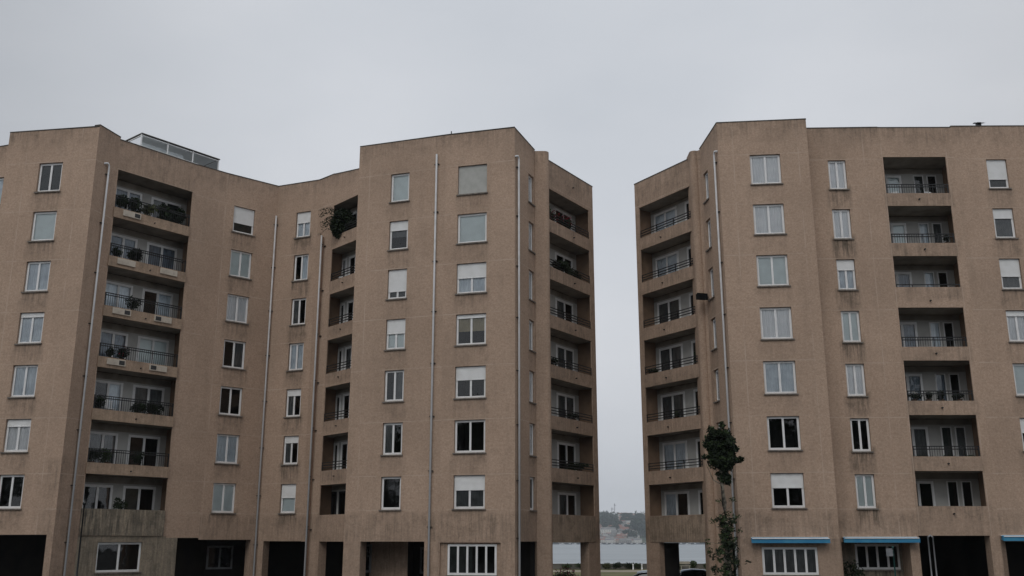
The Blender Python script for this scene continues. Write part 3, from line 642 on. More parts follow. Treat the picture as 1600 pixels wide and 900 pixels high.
window(Ib, 1.3, 3.50, -1.36, -0.12, RB, 4, None, 0, False, True, d=0.02)
STAIN[0] = 0.7
J = Face((20, 49.73), (24, 49.7)); h = []
j3 = {6: ('g', 'k', None), 5: ('g', 'b', 'd'), 4: ('n', 'b', None), 3: ('n', 'b', None), 2: ('n', 'n', None), 1: ('d', 'k', 'd'), 0: (None, None, None)}
for k in LEVELS:
    z0 = {0: 1.70, 4: 1.72+11.2}.get(k, 1.34+2.8*k); z1 = 3.42+2.8*k; h.append((0.14, 3.53, z0, z1, 'b'))
    fl = z0-.55
    recess(J, 0.14, 3.53, z0, z1, 1.8, RB, [(0.15, 1.75, 2, j3[k][0]), (2.42, 2.98, 1, j3[k][1]), (3.16, 3.70, 1, j3[k][2])], 3.03+2.8*k,
           {'extend': (0, 0.55), 'fw': .028, 'rail': (dict(h=.5, bars=(.5, .36), bal=True, posts=4) if k != 4 else dict(h=.14, bars=(.14,), posts=4)) if k else None})
facade(J, 0.28, 21.93, h, RB, M['wall'], [20.2], (0.10, 3.6), reveal=0.06, grime=lambda a, z: .3 if z < 1.6 else 0)
for k in range(0, 7):
    m = MB(); c = J.P(1.85, 0.98+2.8*k + (.35 if k == 0 else 0), 0); m.tube([c, c + J.n*0.12], 0.04, 8); m.build('water_spout', M['iron'], RB)
K = Face((24, 49.7), (34, 49.6)); h = []
column(K, 1.70, 2.80, {6: (1, 'k', .65, 0), 5: (1, 'd', .30, 0), 4: (1, 'd', .55, 0), 3: (2, 'w', .15, 0), 2: (1, 'g', 0, 0), 1: (1, None, .42, 0), 0: (2, 'w', 0, 0)}, RB, h)
facade(K, 0.15, 22.0, h, RB, M['wall'], JZ, grime=dirt)
fpier(J, 3.50, 4.0, .6, 0.28, RB); fpier(K, 0.0, 0.22, .6, 0.15, RB)
facade(K, -3.1, 0.15, [(0.22, 10, -3.2, 0.0, 'r')], RB, M['wall'], reveal=.6)
back = [(34, 49.6), (34, 66), (12.6, 66), (10.0, 63.0), (8.45, 60.2), (7.6, 57.35)]
for p, q in zip(back, back[1:]): facade(Face(p, q), 0.0, 21.4, [], RB, M['wall'], step=2.0)
front = [(7.6, 57.35), (10.25, 53.15), (10.75, 52.4), (11.1, 49.25), (15.8, 48.75), (15.92, 49.87), (20, 49.73), (24, 49.7)]
poly('roof', front + back, 21.2, M['roof'], RB); poly('soffit', front + back, 0.34, M['ceiling'], RB)
core = [(11.3, 53.6), (12.2, 56.2), (13.2, 62.0), (24, 62.5)]
for p, q in zip(core, core[1:]):
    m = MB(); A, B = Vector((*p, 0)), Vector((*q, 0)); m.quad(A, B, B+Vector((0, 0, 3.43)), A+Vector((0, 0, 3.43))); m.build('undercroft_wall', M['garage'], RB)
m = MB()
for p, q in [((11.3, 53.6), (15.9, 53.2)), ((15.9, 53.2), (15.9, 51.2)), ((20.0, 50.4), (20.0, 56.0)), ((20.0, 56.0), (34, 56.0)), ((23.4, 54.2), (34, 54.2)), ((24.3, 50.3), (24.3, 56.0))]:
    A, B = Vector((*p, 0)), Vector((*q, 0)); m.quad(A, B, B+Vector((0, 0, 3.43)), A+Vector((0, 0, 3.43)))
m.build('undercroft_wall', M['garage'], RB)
coping([(7.6, 57.35, 21.48), (10.25, 53.15, 21.48)], RB); coping([(10.75, 52.4, 21.78), (11.1, 49.25, 22.0)], RB); coping([(11.1, 49.25, RT), (15.8, 48.75, RT)], RB)
coping([(15.8, 48.75, RT), (15.92, 49.87, RT)], RB); coping([(15.92, 49.87, 21.95), (20, 49.73, 21.95)], RB); coping([(20.0, 49.73, 21.93), (24, 49.7, 21.93)], RB, over=.02); coping([(24, 49.7, 22.0), (34, 49.6, 22.0)], RB)
coping([(8.45, 60.2, 21.48), (7.6, 57.35, 21.48)], RB)
pipe_on(T, 2.82, 20.4, -1, RB, split=9.0)
# vent on the roof edge
m = MB(); c = Vector((25.7, 50.0, CZ+22.12)); m.cbox(c+Vector((0, 0, .1)), .22, .22, .24); m.quad(c+Vector((-.32, -.2, .16)), c+Vector((.32, -.2, .16)), c+Vector((.2, .25, .30)), c+Vector((-.2, .25, .30))); m.quad(c+Vector((-.32, -.2, .13)), c+Vector((.32, -.2, .13)), c+Vector((.2, .25, .27)), c+Vector((-.2, .25, .27))); m.build('roof_vent', M['iron'], RB)
# floodlight by the narrow windows
M['lampblack'] = mat('matt_black_lamp', (.008, .008, .009), .9, noise=(6, (.014, .014, .014), .4, .7), spec=.1)
m = MB(); p = T.P(0.25, 12.95, 0); n = T.n; m.box(p + n*0.02, n*0.45, T.e*0.05, (0, 0, .05))
q = p + n*0.42 + T.e*.12; m.cbox(q + Vector((0, 0, .02)), .52, .34, .30, rz=.3); m.cbox(q + Vector((0, -.2, -.02)), .62, .06, .36, rz=.3)
m.build('floodlight', M['lampblack'], RB)
# awnings
def awning(face, s0, s1, zt):
    m = MB(); P = face.P; dz = .30; pr = .42
    m.box(P(s0, zt-.035, -.16), face.e*(s1-s0), -face.n*.155, (0, 0, .045))
    o = m.build('awning', M['white'], RB); m = MB(); a0, a1 = s0+.02, s1-.02
    # folded canvas pocket with valance
    m.quad(P(a0, zt-.01, -.17), P(a1, zt-.01, -.17), P(a1+.06, zt-.09, -pr), P(a0-.06, zt-.09, -pr))
    m.quad(P(a0-.06, zt-.09, -pr), P(a1+.06, zt-.09, -pr), P(a1+.06, zt-.27, -pr), P(a0-.06, zt-.27, -pr))
    m.quad(P(a0-.06, zt-.27, -pr), P(a1+.06, zt-.27, -pr), P(a1, zt-.2, -.05), P(a0, zt-.2, -.05))
    for a in (a0, a1):
        o_ = -.06 if a == a0 else .06
        m.quad(P(a, zt-.01, -.17), P(a+o_, zt-.09, -pr), P(a+o_, zt-.27, -pr), P(a, zt-.2, -.05))
    m.build('awning_canvas', M['awning'], o)
    m = MB(); m.tube([P(s0, zt-.06, -pr-.01), P(s1, zt-.06, -pr-.01)], .03, 6); m.build('front_bar', M['white'], o)
awning(H, 0.53, 4.15, 0.20); awning(I, 0.36, 3.96, 0.22); awning(K, 0.0, 4.5, 0.30)
m = MB(); m.tube([(20.22, 49.15, 0), (20.22, 49.15, CZ+.26)], .035, 8); m.tube([(20.46, 49.15, 0), (20.46, 49.15, CZ+.22)], .035, 8); m.tube([(20.22, 49.15, CZ+.2), (20.34, 49.15, CZ+.3), (20.46, 49.15, CZ+.2)], .035, 8)
tag(m.build('post', M['zinc'], None, smooth=True), 'pale grey hoop shaped pipe post before the dark opening at right', 'post')

# ================================================================== PLANTS ON THE BALCONIES
def leafmat(name, c, c2): return mat(name, c, 0.7, noise=(3.5, c2, 0.35, 0.7), spec=0.2)
LF = {'dark': leafmat('dark_leaves', (0.012, 0.018, 0.010), (0.026, 0.040, 0.018)), 'green': leafmat('green_leaves', (0.03, 0.05, 0.02), (0.055, 0.08, 0.03)),
      'olive': leafmat('olive_leaves', (0.05, 0.06, 0.025), (0.08, 0.085, 0.04)), 'red': leafmat('red_petals', (0.22, 0.012, 0.025), (0.13, 0.01, 0.02)),
      'pink': leafmat('pink_petals', (0.42, 0.12, 0.16), (0.30, 0.07, 0.10)), 'wht': leafmat('white_petals', (0.6, 0.6, 0.58), (0.5, 0.5, 0.46))}
M['pot'] = mat('dark_clay_pot', (0.09, 0.055, 0.04), 0.85, noise=(6, (0.06, 0.045, 0.035), .4, .7))
M['bark'] = mat('bark', (0.24, 0.215, 0.17), 0.95, noise=(9, (0.07, 0.06, 0.05), .4, .65), bump=.5)
def leaves(mb, c, rad, n, size, rg, m=0, up=.3, shell=.45):
    c = Vector(c)
    for _ in range(n):
        while True:
            p = Vector((rg.uniform(-1, 1), rg.uniform(-1, 1), rg.uniform(-1, 1)))
            if shell*rg.random() < p.length < 1: break
        p = Vector((p.x*rad[0], p.y*rad[1], p.z*rad[2])) + c
        a = Vector((rg.gauss(0, 1), rg.gauss(0, 1), rg.gauss(up, 1))).normalized(); b = a.cross(Vector((rg.gauss(0, 1), rg.gauss(0, 1), rg.gauss(0, 1)))).normalized()
        s = size*rg.uniform(.6, 1.35); i = len(mb.v)
        mb.v += [tuple(p-a*s), tuple(p+b*s*.42), tuple(p+a*s), tuple(p-b*s*.42)]; mb.f.append((i, i+1, i+2, i+3)); mb.m.append(m)
def plant(pos, rad, label, n=160, size=.08, kind='dark', flower=None, nf=60, group='plants on the balconies', spiky=False, cat='potted plant', seed=None, name='potted_plant', lobes=3, stand=0):
    rg = random.Random(seed if seed is not None else hash((round(pos[0]*10), round(pos[2]*10))) & 0xffff)
    t = empty(name, pos, label, cat, group); x, y, z = pos
    if stand:
        m = MB(); m.lathe((x, y, z), [(.001, 0), (.15, 0), (.03, .03), (.03, stand-.03), (.14, stand-.02), (.14, stand), (.001, stand)], 10); m.build('plant_stand', M['iron'], t); z += stand
    m = MB(); m.lathe((x, y, z), [(.001, 0), (.10, 0), (.15, .24), (.165, .24), (.165, .28), (.13, .28), (.001, .26)], 12); m.build('pot', M['pot'], t)
    m = MB(); c = Vector((x, y, z+.26+rad[2]*.9))
    if spiky:
        for _ in range(n):
            a = rg.uniform(0, 6.28); el = rg.uniform(-.1, 1.35); L_ = rg.uniform(.6, 1.0)
            d = Vector((math.cos(a)*math.cos(el)*rad[0], math.sin(a)*math.cos(el)*rad[1], math.sin(el)*rad[2]*1.5))*L_
            b = Vector((x, y, z+.26)); mid = b + d*.6 + Vector((0, 0, .05)); tip = b + d - Vector((0, 0, rad[2]*.25)); sd_ = Vector((-math.sin(a), math.cos(a), 0))*.03
            m.quad(b-sd_*.5, b+sd_*.5, mid+sd_, mid-sd_); m.tri(mid-sd_, mid+sd_, tip)
    else:
        for q in range(lobes):
            o_ = Vector((rg.uniform(-.5, .5)*rad[0], rg.uniform(-.4, .4)*rad[1], rg.uniform(-.4, .4)*rad[2]))
            leaves(m, c+o_, [r_*rg.uniform(.55, .8) for r_ in rad], n//lobes, size, rg)
        for q in range(5):
            a = rg.uniform(0, 6.28); m.tube([(x, y, z+.2), (x+math.cos(a)*rad[0]*.5, y+math.sin(a)*rad[1]*.5, z+.26+rad[2]*1.3)], .012, 4)
    m.build('foliage', LF[kind], t)
    if flower:
        m = MB(); leaves(m, c+Vector((0, -.03, .06)), [r_*.95 for r_ in rad], nf, size*.75, rg, shell=.95); m.build('flowers', LF[flower], t)
    return t
def on(face, s, z, d=.35): v = face.P(s, z, d); return (v.x, v.y, v.z)
def flz(base, k): return base - .55 + 2.8*k
# left stack of balconies (floor lies 0.55 below the parapet top)
f = lambda k: (1.20-.32 if k else 1.65-.6)+2.8*k
g_ = 'plants on the balconies'
def P3(s, k, rad, label, **kw): kw.setdefault('stand', .12); return plant(on(F3, s, f(k), .32), rad, label, **kw)
P3(.55, 6, (.42, .38, .50), 'bushy dark plant at the left end of the topmost left balcony', n=420, size=.10)
P3(1.35, 6, (.48, .35, .55), 'dark leafy shrub second from left on the topmost left balcony', n=460, size=.10)
P3(2.2, 6, (.50, .35, .46), 'olive shrub in the middle of the topmost left balcony', n=380, size=.09, kind='olive')
P3(3.15, 6, (.55, .38, .60), 'large dark shrub right of the middle on the topmost left balcony', n=560, size=.11)
P3(4.3, 6, (.50, .38, .66), 'largest dark shrub at the right end of the topmost left balcony', n=620, size=.11)
P3(.55, 5, (.38, .3, .32), 'low rounded plant at the left end of the second balcony from the top left', n=260)
P3(1.85, 5, (.52, .35, .48), 'dark plant with pointed leaves on the second balcony from the top left', n=420, size=.13)
P3(1.95, 4, (.38, .32, .42), 'round dark shrub at the middle of the third balcony from the top left', n=380)
P3(.85, 3, (.26, .26, .30), 'small dark plant at the left on the fourth balcony from the top left', n=200)
P3(1.65, 3, (.36, .32, .38), 'round shrub with red flowers on the fourth balcony from the top left', n=330, flower='red', nf=28)
P3(.42, 2, (.38, .35, .42), 'dark bush at the left end of the fifth balcony from the top left', n=360)
P3(2.75, 2, (.45, .32, .34), 'spreading dark bush mid balcony five floors down at left', n=360)
P3(3.5, 2, (.50, .32, .42), 'taller dark bush right of the spreading one on the fifth left balcony', n=400)
P3(4.15, 2, (.30, .25, .28), 'small dark plant with white flowers at right on the fifth left balcony', n=180, flower='wht', nf=26)
P3(.45, 1, (.42, .32, .40), 'dark shrub at the left end of the lowest railed left balcony', n=360)
P3(1.35, 1, (.45, .32, .42), 'dark green shrub beside another on the lowest railed left balcony', n=380, kind='green')
P3(2.95, 1, (.40, .32, .40), 'dark shrub before the right door of the lowest railed left balcony', n=360)
P3(2.35, 0, (.35, .3, .45), 'dark plant behind the grey stained parapet below the left balconies', n=300)
# inner corner balcony: big conifer spilling out
def big_conifer():
    rg = random.Random(5); x, y, z = on(G, .95, 1.10-.55+16.8, .35)
    t = empty('potted_conifer', (x, y, z), 'large dark conifer spilling over the railing of the top inner corner balcony', 'potted tree')
    m = MB(); m.lathe((x, y, z), [(.001, 0), (.16, 0), (.24, .38), (.26, .38), (.26, .42), (.001, .40)], 12); m.build('pot', M['pot'], t)
    m = MB(); m.tube([(x, y, z+.3), (x+.03, y, z+1.9)], [.05, .02], 6); m.build('trunk', M['bark'], t)
    m = MB(); c = Vector((x, y, z+1.2)); leaves(m, c+Vector((-.15, -.1, 0)), (.78, .5, 1.0), 2600, .10, rg, shell=.2); leaves(m, c+Vector((.35, -.2, -.35)), (.8, .5, .5), 900, .09, rg)
    for q in range(13):                    # drooping branches over the parapet, to the left
        a = Vector((-rg.uniform(.8, 1.25), -rg.uniform(.1, .5), rg.uniform(-.25, .5))); st = c+Vector((-.3, -.25, -.5+q*.09))
        for j in range(34):
            u = j/33; p = st + a*u + Vector((0, 0, .25*math.sin(u*3)-.22*u*u)); leaves(m, p, (.07, .07, .07), 2, .055, rg)
    m.build('foliage', LF['dark'], t)
big_conifer()
plant(on(G, .5, 14.0+.55), (.28, .25, .22), 'small dark plant on the second inner corner balcony from the top', n=180)
# M side
fm = lambda k: 1.03-.55+2.8*k
plant(on(Mf, .9, fm(6), .30), (.50, .3, .36), 'red geraniums at the left of the top balcony beside the gap', stand=.38, n=260, kind='green', flower='red', nf=210)
plant(on(Mf, 2.3, fm(6), .30), (.55, .3, .40), 'dark red geraniums nearer the middle of the top balcony beside the gap', stand=.38, n=320, flower='red', nf=130)
plant(on(Mf, .35, fm(6)+.1, .30), (.22, .25, .5), 'upright green plant against the pilaster on the top balcony by the gap', stand=.38, n=200, kind='green')
plant(on(Mf, 1.5, fm(5), .30), (.75, .4, .40), 'spreading dark plant on the second balcony beside the gap', stand=.38, n=420, size=.1)
plant(on(Mf, 2.9, fm(5), .30), (.75, .45, .55), 'spiky yucca like plant on the second balcony beside the gap', stand=.38, n=110, spiky=True, kind='green')
plant(on(Mf, 3.6, fm(5), .30), (.6, .4, .50), 'spiky dark plant at the right of the second balcony beside the gap', stand=.38, n=100, spiky=True)
plant(on(Mf, .6, fm(3), .30), (.35, .25, .24), 'low dark plant at the left of the fourth balcony beside the gap', stand=.38, n=200)
plant(on(Mf, 3.0, fm(2), .30), (.5, .25, .18), 'low trailing plant on the fifth balcony beside the gap', stand=.38, n=200)
plant(on(Mf, 3.6, fm(1), .30), (.95, .28, .22), 'long dark hedge plant on the lowest railed balcony beside the gap', stand=.38, n=520)
# N side
fn = lambda k: 1.08-.55+2.8*k
plant(on(Nf, 4.45, fn(3), .30), (.22, .25, .42), 'dark hanging plant at the right end of the fourth balcony of the right block', stand=.38, n=260)
plant(on(Nf, .8, fn(3), .30), (.35, .25, .2), 'low dark plant at the left end of the fourth balcony of the right block', stand=.38, n=160)
plant(on(Nf, 2.6, fn(2), .30), (.2, .2, .2), 'small pot plant mid balcony, fifth down on the right block', stand=.38, n=120)
fj = lambda k: 1.34-.55+2.8*k
plant(on(J, .6, fj(2), .30), (.45, .25, .20), 'low white flowering plant on the fifth front balcony of the right block', stand=.38, n=160, flower='wht', nf=50)
plant(on(J, 1.35, fj(2), .30), (.16, .18, .30), 'small dark pot plant beside the white flowers on the fifth front balcony', stand=.38, n=140)
plant(on(J, 2.0, fj(2), .30), (.20, .2, .34), 'small dark shrub at the middle of the fifth front balcony', stand=.38, n=170)
plant(on(J, 2.9, fj(2), .30), (.30, .2, .22), 'low dark plant at the right of the fifth front balcony', stand=.38, n=140)
for i, s in enumerate((.5, 1.2, 2.1, 3.0)):
    plant(on(J, s, fj(1)), (.40, .2, .20), ['leafy planter at the left end of the lowest railed front balcony', 'green planter second from left on the lowest railed front balcony', 'planter with red flowers on the lowest railed front balcony', 'green planter at the right end of the lowest railed front balcony'][i], n=230, kind='green', flower='red' if i == 2 else None, nf=14)
plant(on(J, 3.25, fj(5), .30), (.16, .18, .32), 'small dark plant at the right of the second front balcony', stand=.38, n=130)
# balcony furniture
def chair(pos, rz, label):
    t = empty('balcony_chair', pos, label, 'chair', 'white balcony chairs', rz); x, y, z = 0, 0, 0
    def bl(mb, name): o = mb.build(name, M['white']); o.parent = t; return o
    m = MB(); m.cbox((0, 0, .43), .44, .42, .035); bl(m, 'seat')
    m = MB()
    for i in range(5): m.cbox((-.18+.09*i, .2, .68), .035, .02, .40)
    m.cbox((0, .2, .88), .42, .025, .05); bl(m, 'backrest')
    for sx in (-1, 1):
        for sy in (-1, 1): m = MB(); m.tube([(sx*.19, sy*.18, .42), (sx*.22, sy*.2, 0)], .018, 6); bl(m, 'leg')
chair(on(F3, 1.25, f(2), .45), .9, 'white slatted chair on the fifth balcony from the top left')
chair(on(J, 2.75, fj(6), .6), .2, 'white slatted chair on the topmost front balcony of the right block')
chair(on(J, .8, fj(6), .6), -.4, 'white slatted chair at the left of the topmost front balcony')
chair(on(Nf, 3.2, fn(1), .5), .4, 'white slatted chair on the lowest railed balcony right of the gap')
chair(on(G, .55, 1.10-.55+14.0, .55), .3, 'white slatted chair on the second inner corner balcony')

# ================================================================== TREE IN FRONT OF THE RIGHT BLOCK
def front_tree():
    rg = random.Random(21); X, Y = 9.76, 46.0
    t = empty('tree', (X, Y, 0), 'slender tree with dense dark top and ivy on its trunk before the right block', 'tree')
    m = MB(); pts = [(X, Y, 0), (X+.03, Y, 1.2), (X-.04, Y, 2.4), (X+.02, Y, 3.6), (X-.02, Y, 4.8), (X-.10, Y, 6.0), (X-.02, Y, 7.2), (X+.02, Y, 8.3)]
    m.tube(pts, [.18, .16, .15, .14, .12, .10, .06, .02], 10)
    def br(z, dx, dy, dz, r=.03):
        b = Vector((X, Y, z)); e = b + Vector((dx, dy, dz)); md = b + Vector((dx*.6, dy*.6, dz*.25)); m.tube([b, md, e], [r, r*.7, r*.3], 6)
    br(5.6, -.75, .1, 1.0, .035); br(5.9, -.55, -.2, .5, .02); br(5.8, .5, .1, .5); br(6.4, -.7, 0, .6); br(6.5, .65, .2, .7); br(6.9, -.4, -.4, .8); br(7.0, .5, -.2, .5)
    br(4.5, .40, 0, .45, .015); br(4.6, -.3, 0, .35, .012); br(3.0, -.85, 0, .1, .018); br(3.2, .65, 0, .4, .015); br(3.6, -.7, -.1, .5, .015); br(2.6, .6, .1, .6, .014); br(2.4, -.8, .1, .35, .014); br(3.9, .45, 0, .55, .014)
    m.build('trunk', M['bark'], t, smooth=True)
    m = MB(); d = MB()
    cl = []
    for q in range(42):                        # many small clumps, so that the outline is ragged
        z = rg.uniform(6.35, 8.15); w_ = .60*math.sin(math.pi*min(1, max(0, (8.6-z)/2.5))**.8) + .10; a = rg.uniform(0, 6.28)
        cl.append(((w_*math.cos(a)*rg.uniform(.3, 1), w_*math.sin(a)*rg.uniform(.3, 1), z), (rg.uniform(.18, .34),)*2 + (rg.uniform(.14, .28),), rg.randrange(70, 150)))
    cl += [((-.05, 0, 7.1), (.55, .5, .62), 800), ((-.3, 0, 7.0), (.35, .3, .4), 300), ((.3, 0, 6.9), (.35, .3, .36), 300), ((-.78, 0, 6.92), (.2, .2, .1), 50), ((.72, .1, 6.75), (.28, .25, .13), 90), ((.88, 0, 6.85), (.12, .1, .08), 20), ((.05, 0, 5.95), (.30, .3, .26), 260), ((-.12, .1, 6.12), (.2, .2, .14), 80), ((.2, 0, 5.8), (.16, .2, .18), 80), ((.1, .1, 8.35), (.12, .12, .22), 50)]
    for c, r_, n in cl:
        leaves(m, (X+c[0], Y+c[1], c[2]), r_, n, .10, rg, m=0, shell=.3); leaves(m, (X+c[0], Y+c[1], c[2]+.05), [v*1.12 for v in r_], n//5, .09, rg, m=1, shell=.95)
    m.build('crown', [LF['dark'], LF['green']], t)
    m = MB()
    for z in [i*.11 for i in range(3, 40)]:
        w_ = (.40*(.5+.5*math.sin(z*3.1+.6)) + .22)*(1 if z < 3.2 else 1.2-(z-3.2)*.7) if z < 4.2 else .08
        for q in range(5): leaves(m, (X+rg.gauss(0, w_*.62), Y+rg.gauss(-.08, w_*.5), z), (.15, .15, .12), 15 if z < 4.2 else 2, .08, rg, m=rg.choice((0, 0, 0, 1)))
    for z, dx in ((4.95, .38), (4.9, -.28), (4.2, .42), (3.1, -.85), (3.6, .62), (4.0, -.62), (2.7, -.8), (4.35, .1)): leaves(m, (X+dx, Y, z), (.17, .14, .13), 26, .06, rg, m=1)
    m.build('ivy', [LF['dark'], LF['green']], t)
front_tree()
# shrub in the recess under the second awning
def shrub(pos, rad, label, n, kind='dark', flower=None, nf=80, size=.09, group=None, cat='shrub', sd_=3):
    rg = random.Random(sd_); t = empty('shrub', pos, label, cat, group); x, y, z = pos
    m = MB()
    for q in range(7): a = rg.uniform(0, 6.28); m.tube([(x, y, z), (x+math.cos(a)*rad[0]*.55, y+math.sin(a)*rad[1]*.55, z+rad[2]*1.5)], [.03, .008], 5)
    m.build('stem', M['bark'], t); m = MB()
    for q in range(7):
        o_ = Vector((rg.uniform(-.5, .5)*rad[0], rg.uniform(-.5, .5)*rad[1], rg.uniform(-.35, .35)*rad[2])); leaves(m, Vector((x, y, z+rad[2]))+o_, [v*.6 for v in rad], n//7, size, rg)
    m.build('foliage', LF[kind], t)
    if flower: m = MB(); leaves(m, (x, y-.1, z+rad[2]*1.15), [v*.95 for v in rad], nf, size, rg, shell=.95); m.build('flowers', LF[flower], t)
shrub((16.85, 50.35, 0), (.6, .4, 1.25), 'dark shrub under the second blue awning beside the white framed window', 900)
shrub((3.3, 63.4, -.1), (.95, .8, .80), 'round bush with pink flowers seen through the left passage', 1500, 'green', 'pink', 260, .08, sd_=9)
shrub((1.35, 63.0, -.1), (.35, .4, .85), 'narrow dark bush beside the left passage pillar', 300, 'dark', sd_=12)

# ================================================================== STREET FURNITURE
t = empty('street_lamp', (-19.62, 46, 0), 'thin black lamp post with a small ball top before the left block', 'street lamp')
m = MB(); m.tube([(-19.62, 46, 0), (-19.62, 46, 4.75)], [.055, .03], 8); m.lathe((-19.62, 46, 0), [(.001, .0), (.12, 0), (.10, .35), (.055, .45)], 10); m.build('pole', M['iron'], t, smooth=True)
m = MB(); m.lathe((-19.62, 46, 4.80), [(.001, -.10), (.06, -.08), (.095, 0), (.07, .07), (.02, .11), (.012, .2), (.001, .2)], 12); m.build('lamp_head', M['darkglass'], t, smooth=True)
t = empty('sign_post', (15.03, 40, 0), 'green post carrying a grey sign panel below the second awning', 'sign')
M['green'] = mat('green_post_paint', (0.03, 0.10, 0.09), .5, noise=(6, (.02, .07, .06), .4, .7))
M['signback'] = mat('sign_back', (0.22, 0.23, 0.24), .6, noise=(5, (.15, .16, .17), .4, .7))
m = MB(); m.tube([(15.03, 40, 0), (15.03, 40, 2.86)], .032, 8); m.lathe((15.03, 40, 2.86), [(.03, 0), (.05, .03), (.03, .07), (.001, .08)], 8); m.build('pole', M['green'], t, smooth=True)
m = MB(); m.cbox((14.87, 39.97, 2.69), .25, .03, .30); m.build('sign_panel', M['signback'], t); 
m = MB(); m.cbox((14.98, 39.985, 2.76), .14, .02, .03); m.cbox((14.98, 39.985, 2.62), .14, .02, .03); m.build('bracket', M['zinc'], t)

# ================================================================== CARS BEHIND THE BLOCKS
def car(pos, rz, label, col, seed):
    t = empty('parked_car', pos, label, 'car', 'cars parked behind the blocks', rz)
    paint = mat('car_paint', col, .25, .3, noise=(1.5, tuple(c*.85 for c in col), .4, .7), spec=.6)
    rub = mat('tyre_rubber', (.02, .02, .02), .9, noise=(20, (.03, .03, .03), .4, .6)); rim = mat('wheel_rim', (.4, .4, .42), .35, .8, noise=(9, (.3, .3, .3), .4, .6))
    W = .86
    def loft(sec, name, mt, par, sm=True):
        mb = MB(); n = len(sec[0])
        for s_ in sec: mb.v += s_
        for i in range(len(sec)-1):
            for j in range(n-1): a = i*n+j; mb.f.append((a, a+1, a+n+1, a+n)); mb.m.append(0)
        o = mb.build(name, mt); o.parent = par
        if sm: o.data.polygons.foreach_set('use_smooth', [True]*len(o.data.polygons))
        return o
    # body stations along x: (x, half width, belt height, bottom)
    st = [(-2.08, .62, .62, .38), (-2.0, .76, .80, .28), (-1.7, .84, .90, .24), (-1.0, .86, .93, .24), (0, .87, .92, .24), (.9, .86, .90, .24), (1.5, .83, .80, .24), (1.95, .74, .68, .28), (2.08, .58, .52, .36)]
    sec = []
    for x, hw, bh, bt in st: sec.append([(x, -hw*.96, bt), (x, -hw, .5*(bt+bh)), (x, -hw*.99, bh-.10), (x, -hw*.92, bh-.02), (x, -hw*.5, bh+.02), (x, 0, bh+.03), (x, hw*.5, bh+.02), (x, hw*.92, bh-.02), (x, hw*.99, bh-.10), (x, hw, .5*(bt+bh)), (x, hw*.96, bt)])
    body = loft(sec, 'body', paint, t)
    # cabin glass and roof
    cs = [(-1.72, .70, .90, .02), (-1.35, .66, .92, .40), (-.9, .62, .92, .52), (-.2, .61, .92, .56), (.35, .62, .92, .50), (.75, .66, .90, .32), (1.22, .72, .86, .02)]
    sec = [[(x, -.78, b_), (x, -hw-.03, b_+hh*.55), (x, -hw*.96, b_+hh*.93), (x, -hw*.5, b_+hh), (x, hw*.5, b_+hh), (x, hw*.96, b_+hh*.93), (x, hw+.03, b_+hh*.55), (x, .78, b_)] for x, hw, b_, hh in cs]
    loft(sec, 'window_glass', M['darkglass'], t)
    rs = [(-1.42, .63, 1.335), (-.9, .62, 1.485), (-.2, .62, 1.525), (.32, .63, 1.475), (.50, .64, 1.42)]
    sec = [[(x, -hw-.035, z-.09), (x, -hw, z-.02), (x, -hw*.5, z+.01), (x, 0, z+.02), (x, hw*.5, z+.01), (x, hw, z-.02), (x, hw+.035, z-.09)] for x, hw, z in rs]
    loft(sec, 'roof', paint, t)
    for sx in (-1.30, 1.28):
        for sy in (-1, 1):
            mb = MB(); mb.tube([(sx, sy*.70, .31), (sx, sy*.87, .31)], .31, 20); o = mb.build('wheel', rub); o.parent = t
            mb = MB(); mb.tube([(sx, sy*.86, .31), (sx, sy*.882, .31)], .19, 14); q = mb.build('rim', rim); q.parent = o
    for sy in (-1, 1):
        mb = MB(); mb.cbox((1.93, sy*.55, .60), .18, .30, .13); o = mb.build('headlight', M['milky']); o.parent = t
        mb = MB(); mb.cbox((-1.97, sy*.60, .72), .12, .22, .2); o = mb.build('tail_light', LF['red']); o.parent = t
        mb = MB(); mb.cbox((.72, sy*.95, .98), .12, .18, .12); o = mb.build('mirror', paint); o.parent = t
car((8.1, 61.6, -.1), R(168), 'silver blue car parked in the open between the two blocks', (.42, .48, .54), 1)
car((11.2, 64.6, -.1), R(172), 'dark blue car parked behind the right block, seen under its balconies', (.24, .29, .36), 2)

# ================================================================== GROUND, LAWN, SHORE
def sheet(name, x0, x1, y0, y1, z, mt, kind='structure'):
    m = MB(); m.quad((x0, y0, z), (x1, y0, z), (x1, y1, z), (x0, y1, z)); return tag(m.build(name, mt), kind=kind)
M['asphalt'] = mat('asphalt', (.055, .055, .056), .95, noise=(.7, (.075, .074, .07), .35, .7), bump=.2)
M['grass'] = mat('short_grass', (.09, .095, .035), .95, noise=(.22, (.19, .16, .07), .4, .65), bump=.4)
M['sand'] = mat('gravel_path', (.30, .26, .20), .95, noise=(.8, (.24, .20, .16), .4, .7))
M['rock'] = mat('shore_rock', (.05, .048, .042), .95, noise=(1.5, (.09, .085, .075), .4, .7), bump=.6)
m = MB(); prof = [(-160, 0), (58.4, 0), (58.9, -.1), (71.0, -.1), (71.6, 0), (119, 0)]
for (ya, za), (yb, zb_) in zip(prof, prof[1:]): m.quad((-400, ya, za), (400, ya, za), (400, yb, zb_), (-400, yb, zb_))
tag(m.build('ground', M['asphalt']), kind='structure')
sheet('lawn', -200, 200, 72, 107, .004, M['grass']); sheet('path', -200, 200, 107, 113.5, .008, M['sand']); sheet('lawn', -200, 200, 113.5, 118.5, .004, M['grass'])
m = MB(); m.box((-200, 71.6, 0), (400, 0, 0), (0, .4, 0), (0, 0, .13)); tag(m.build('kerb', M['sill']), kind='structure')
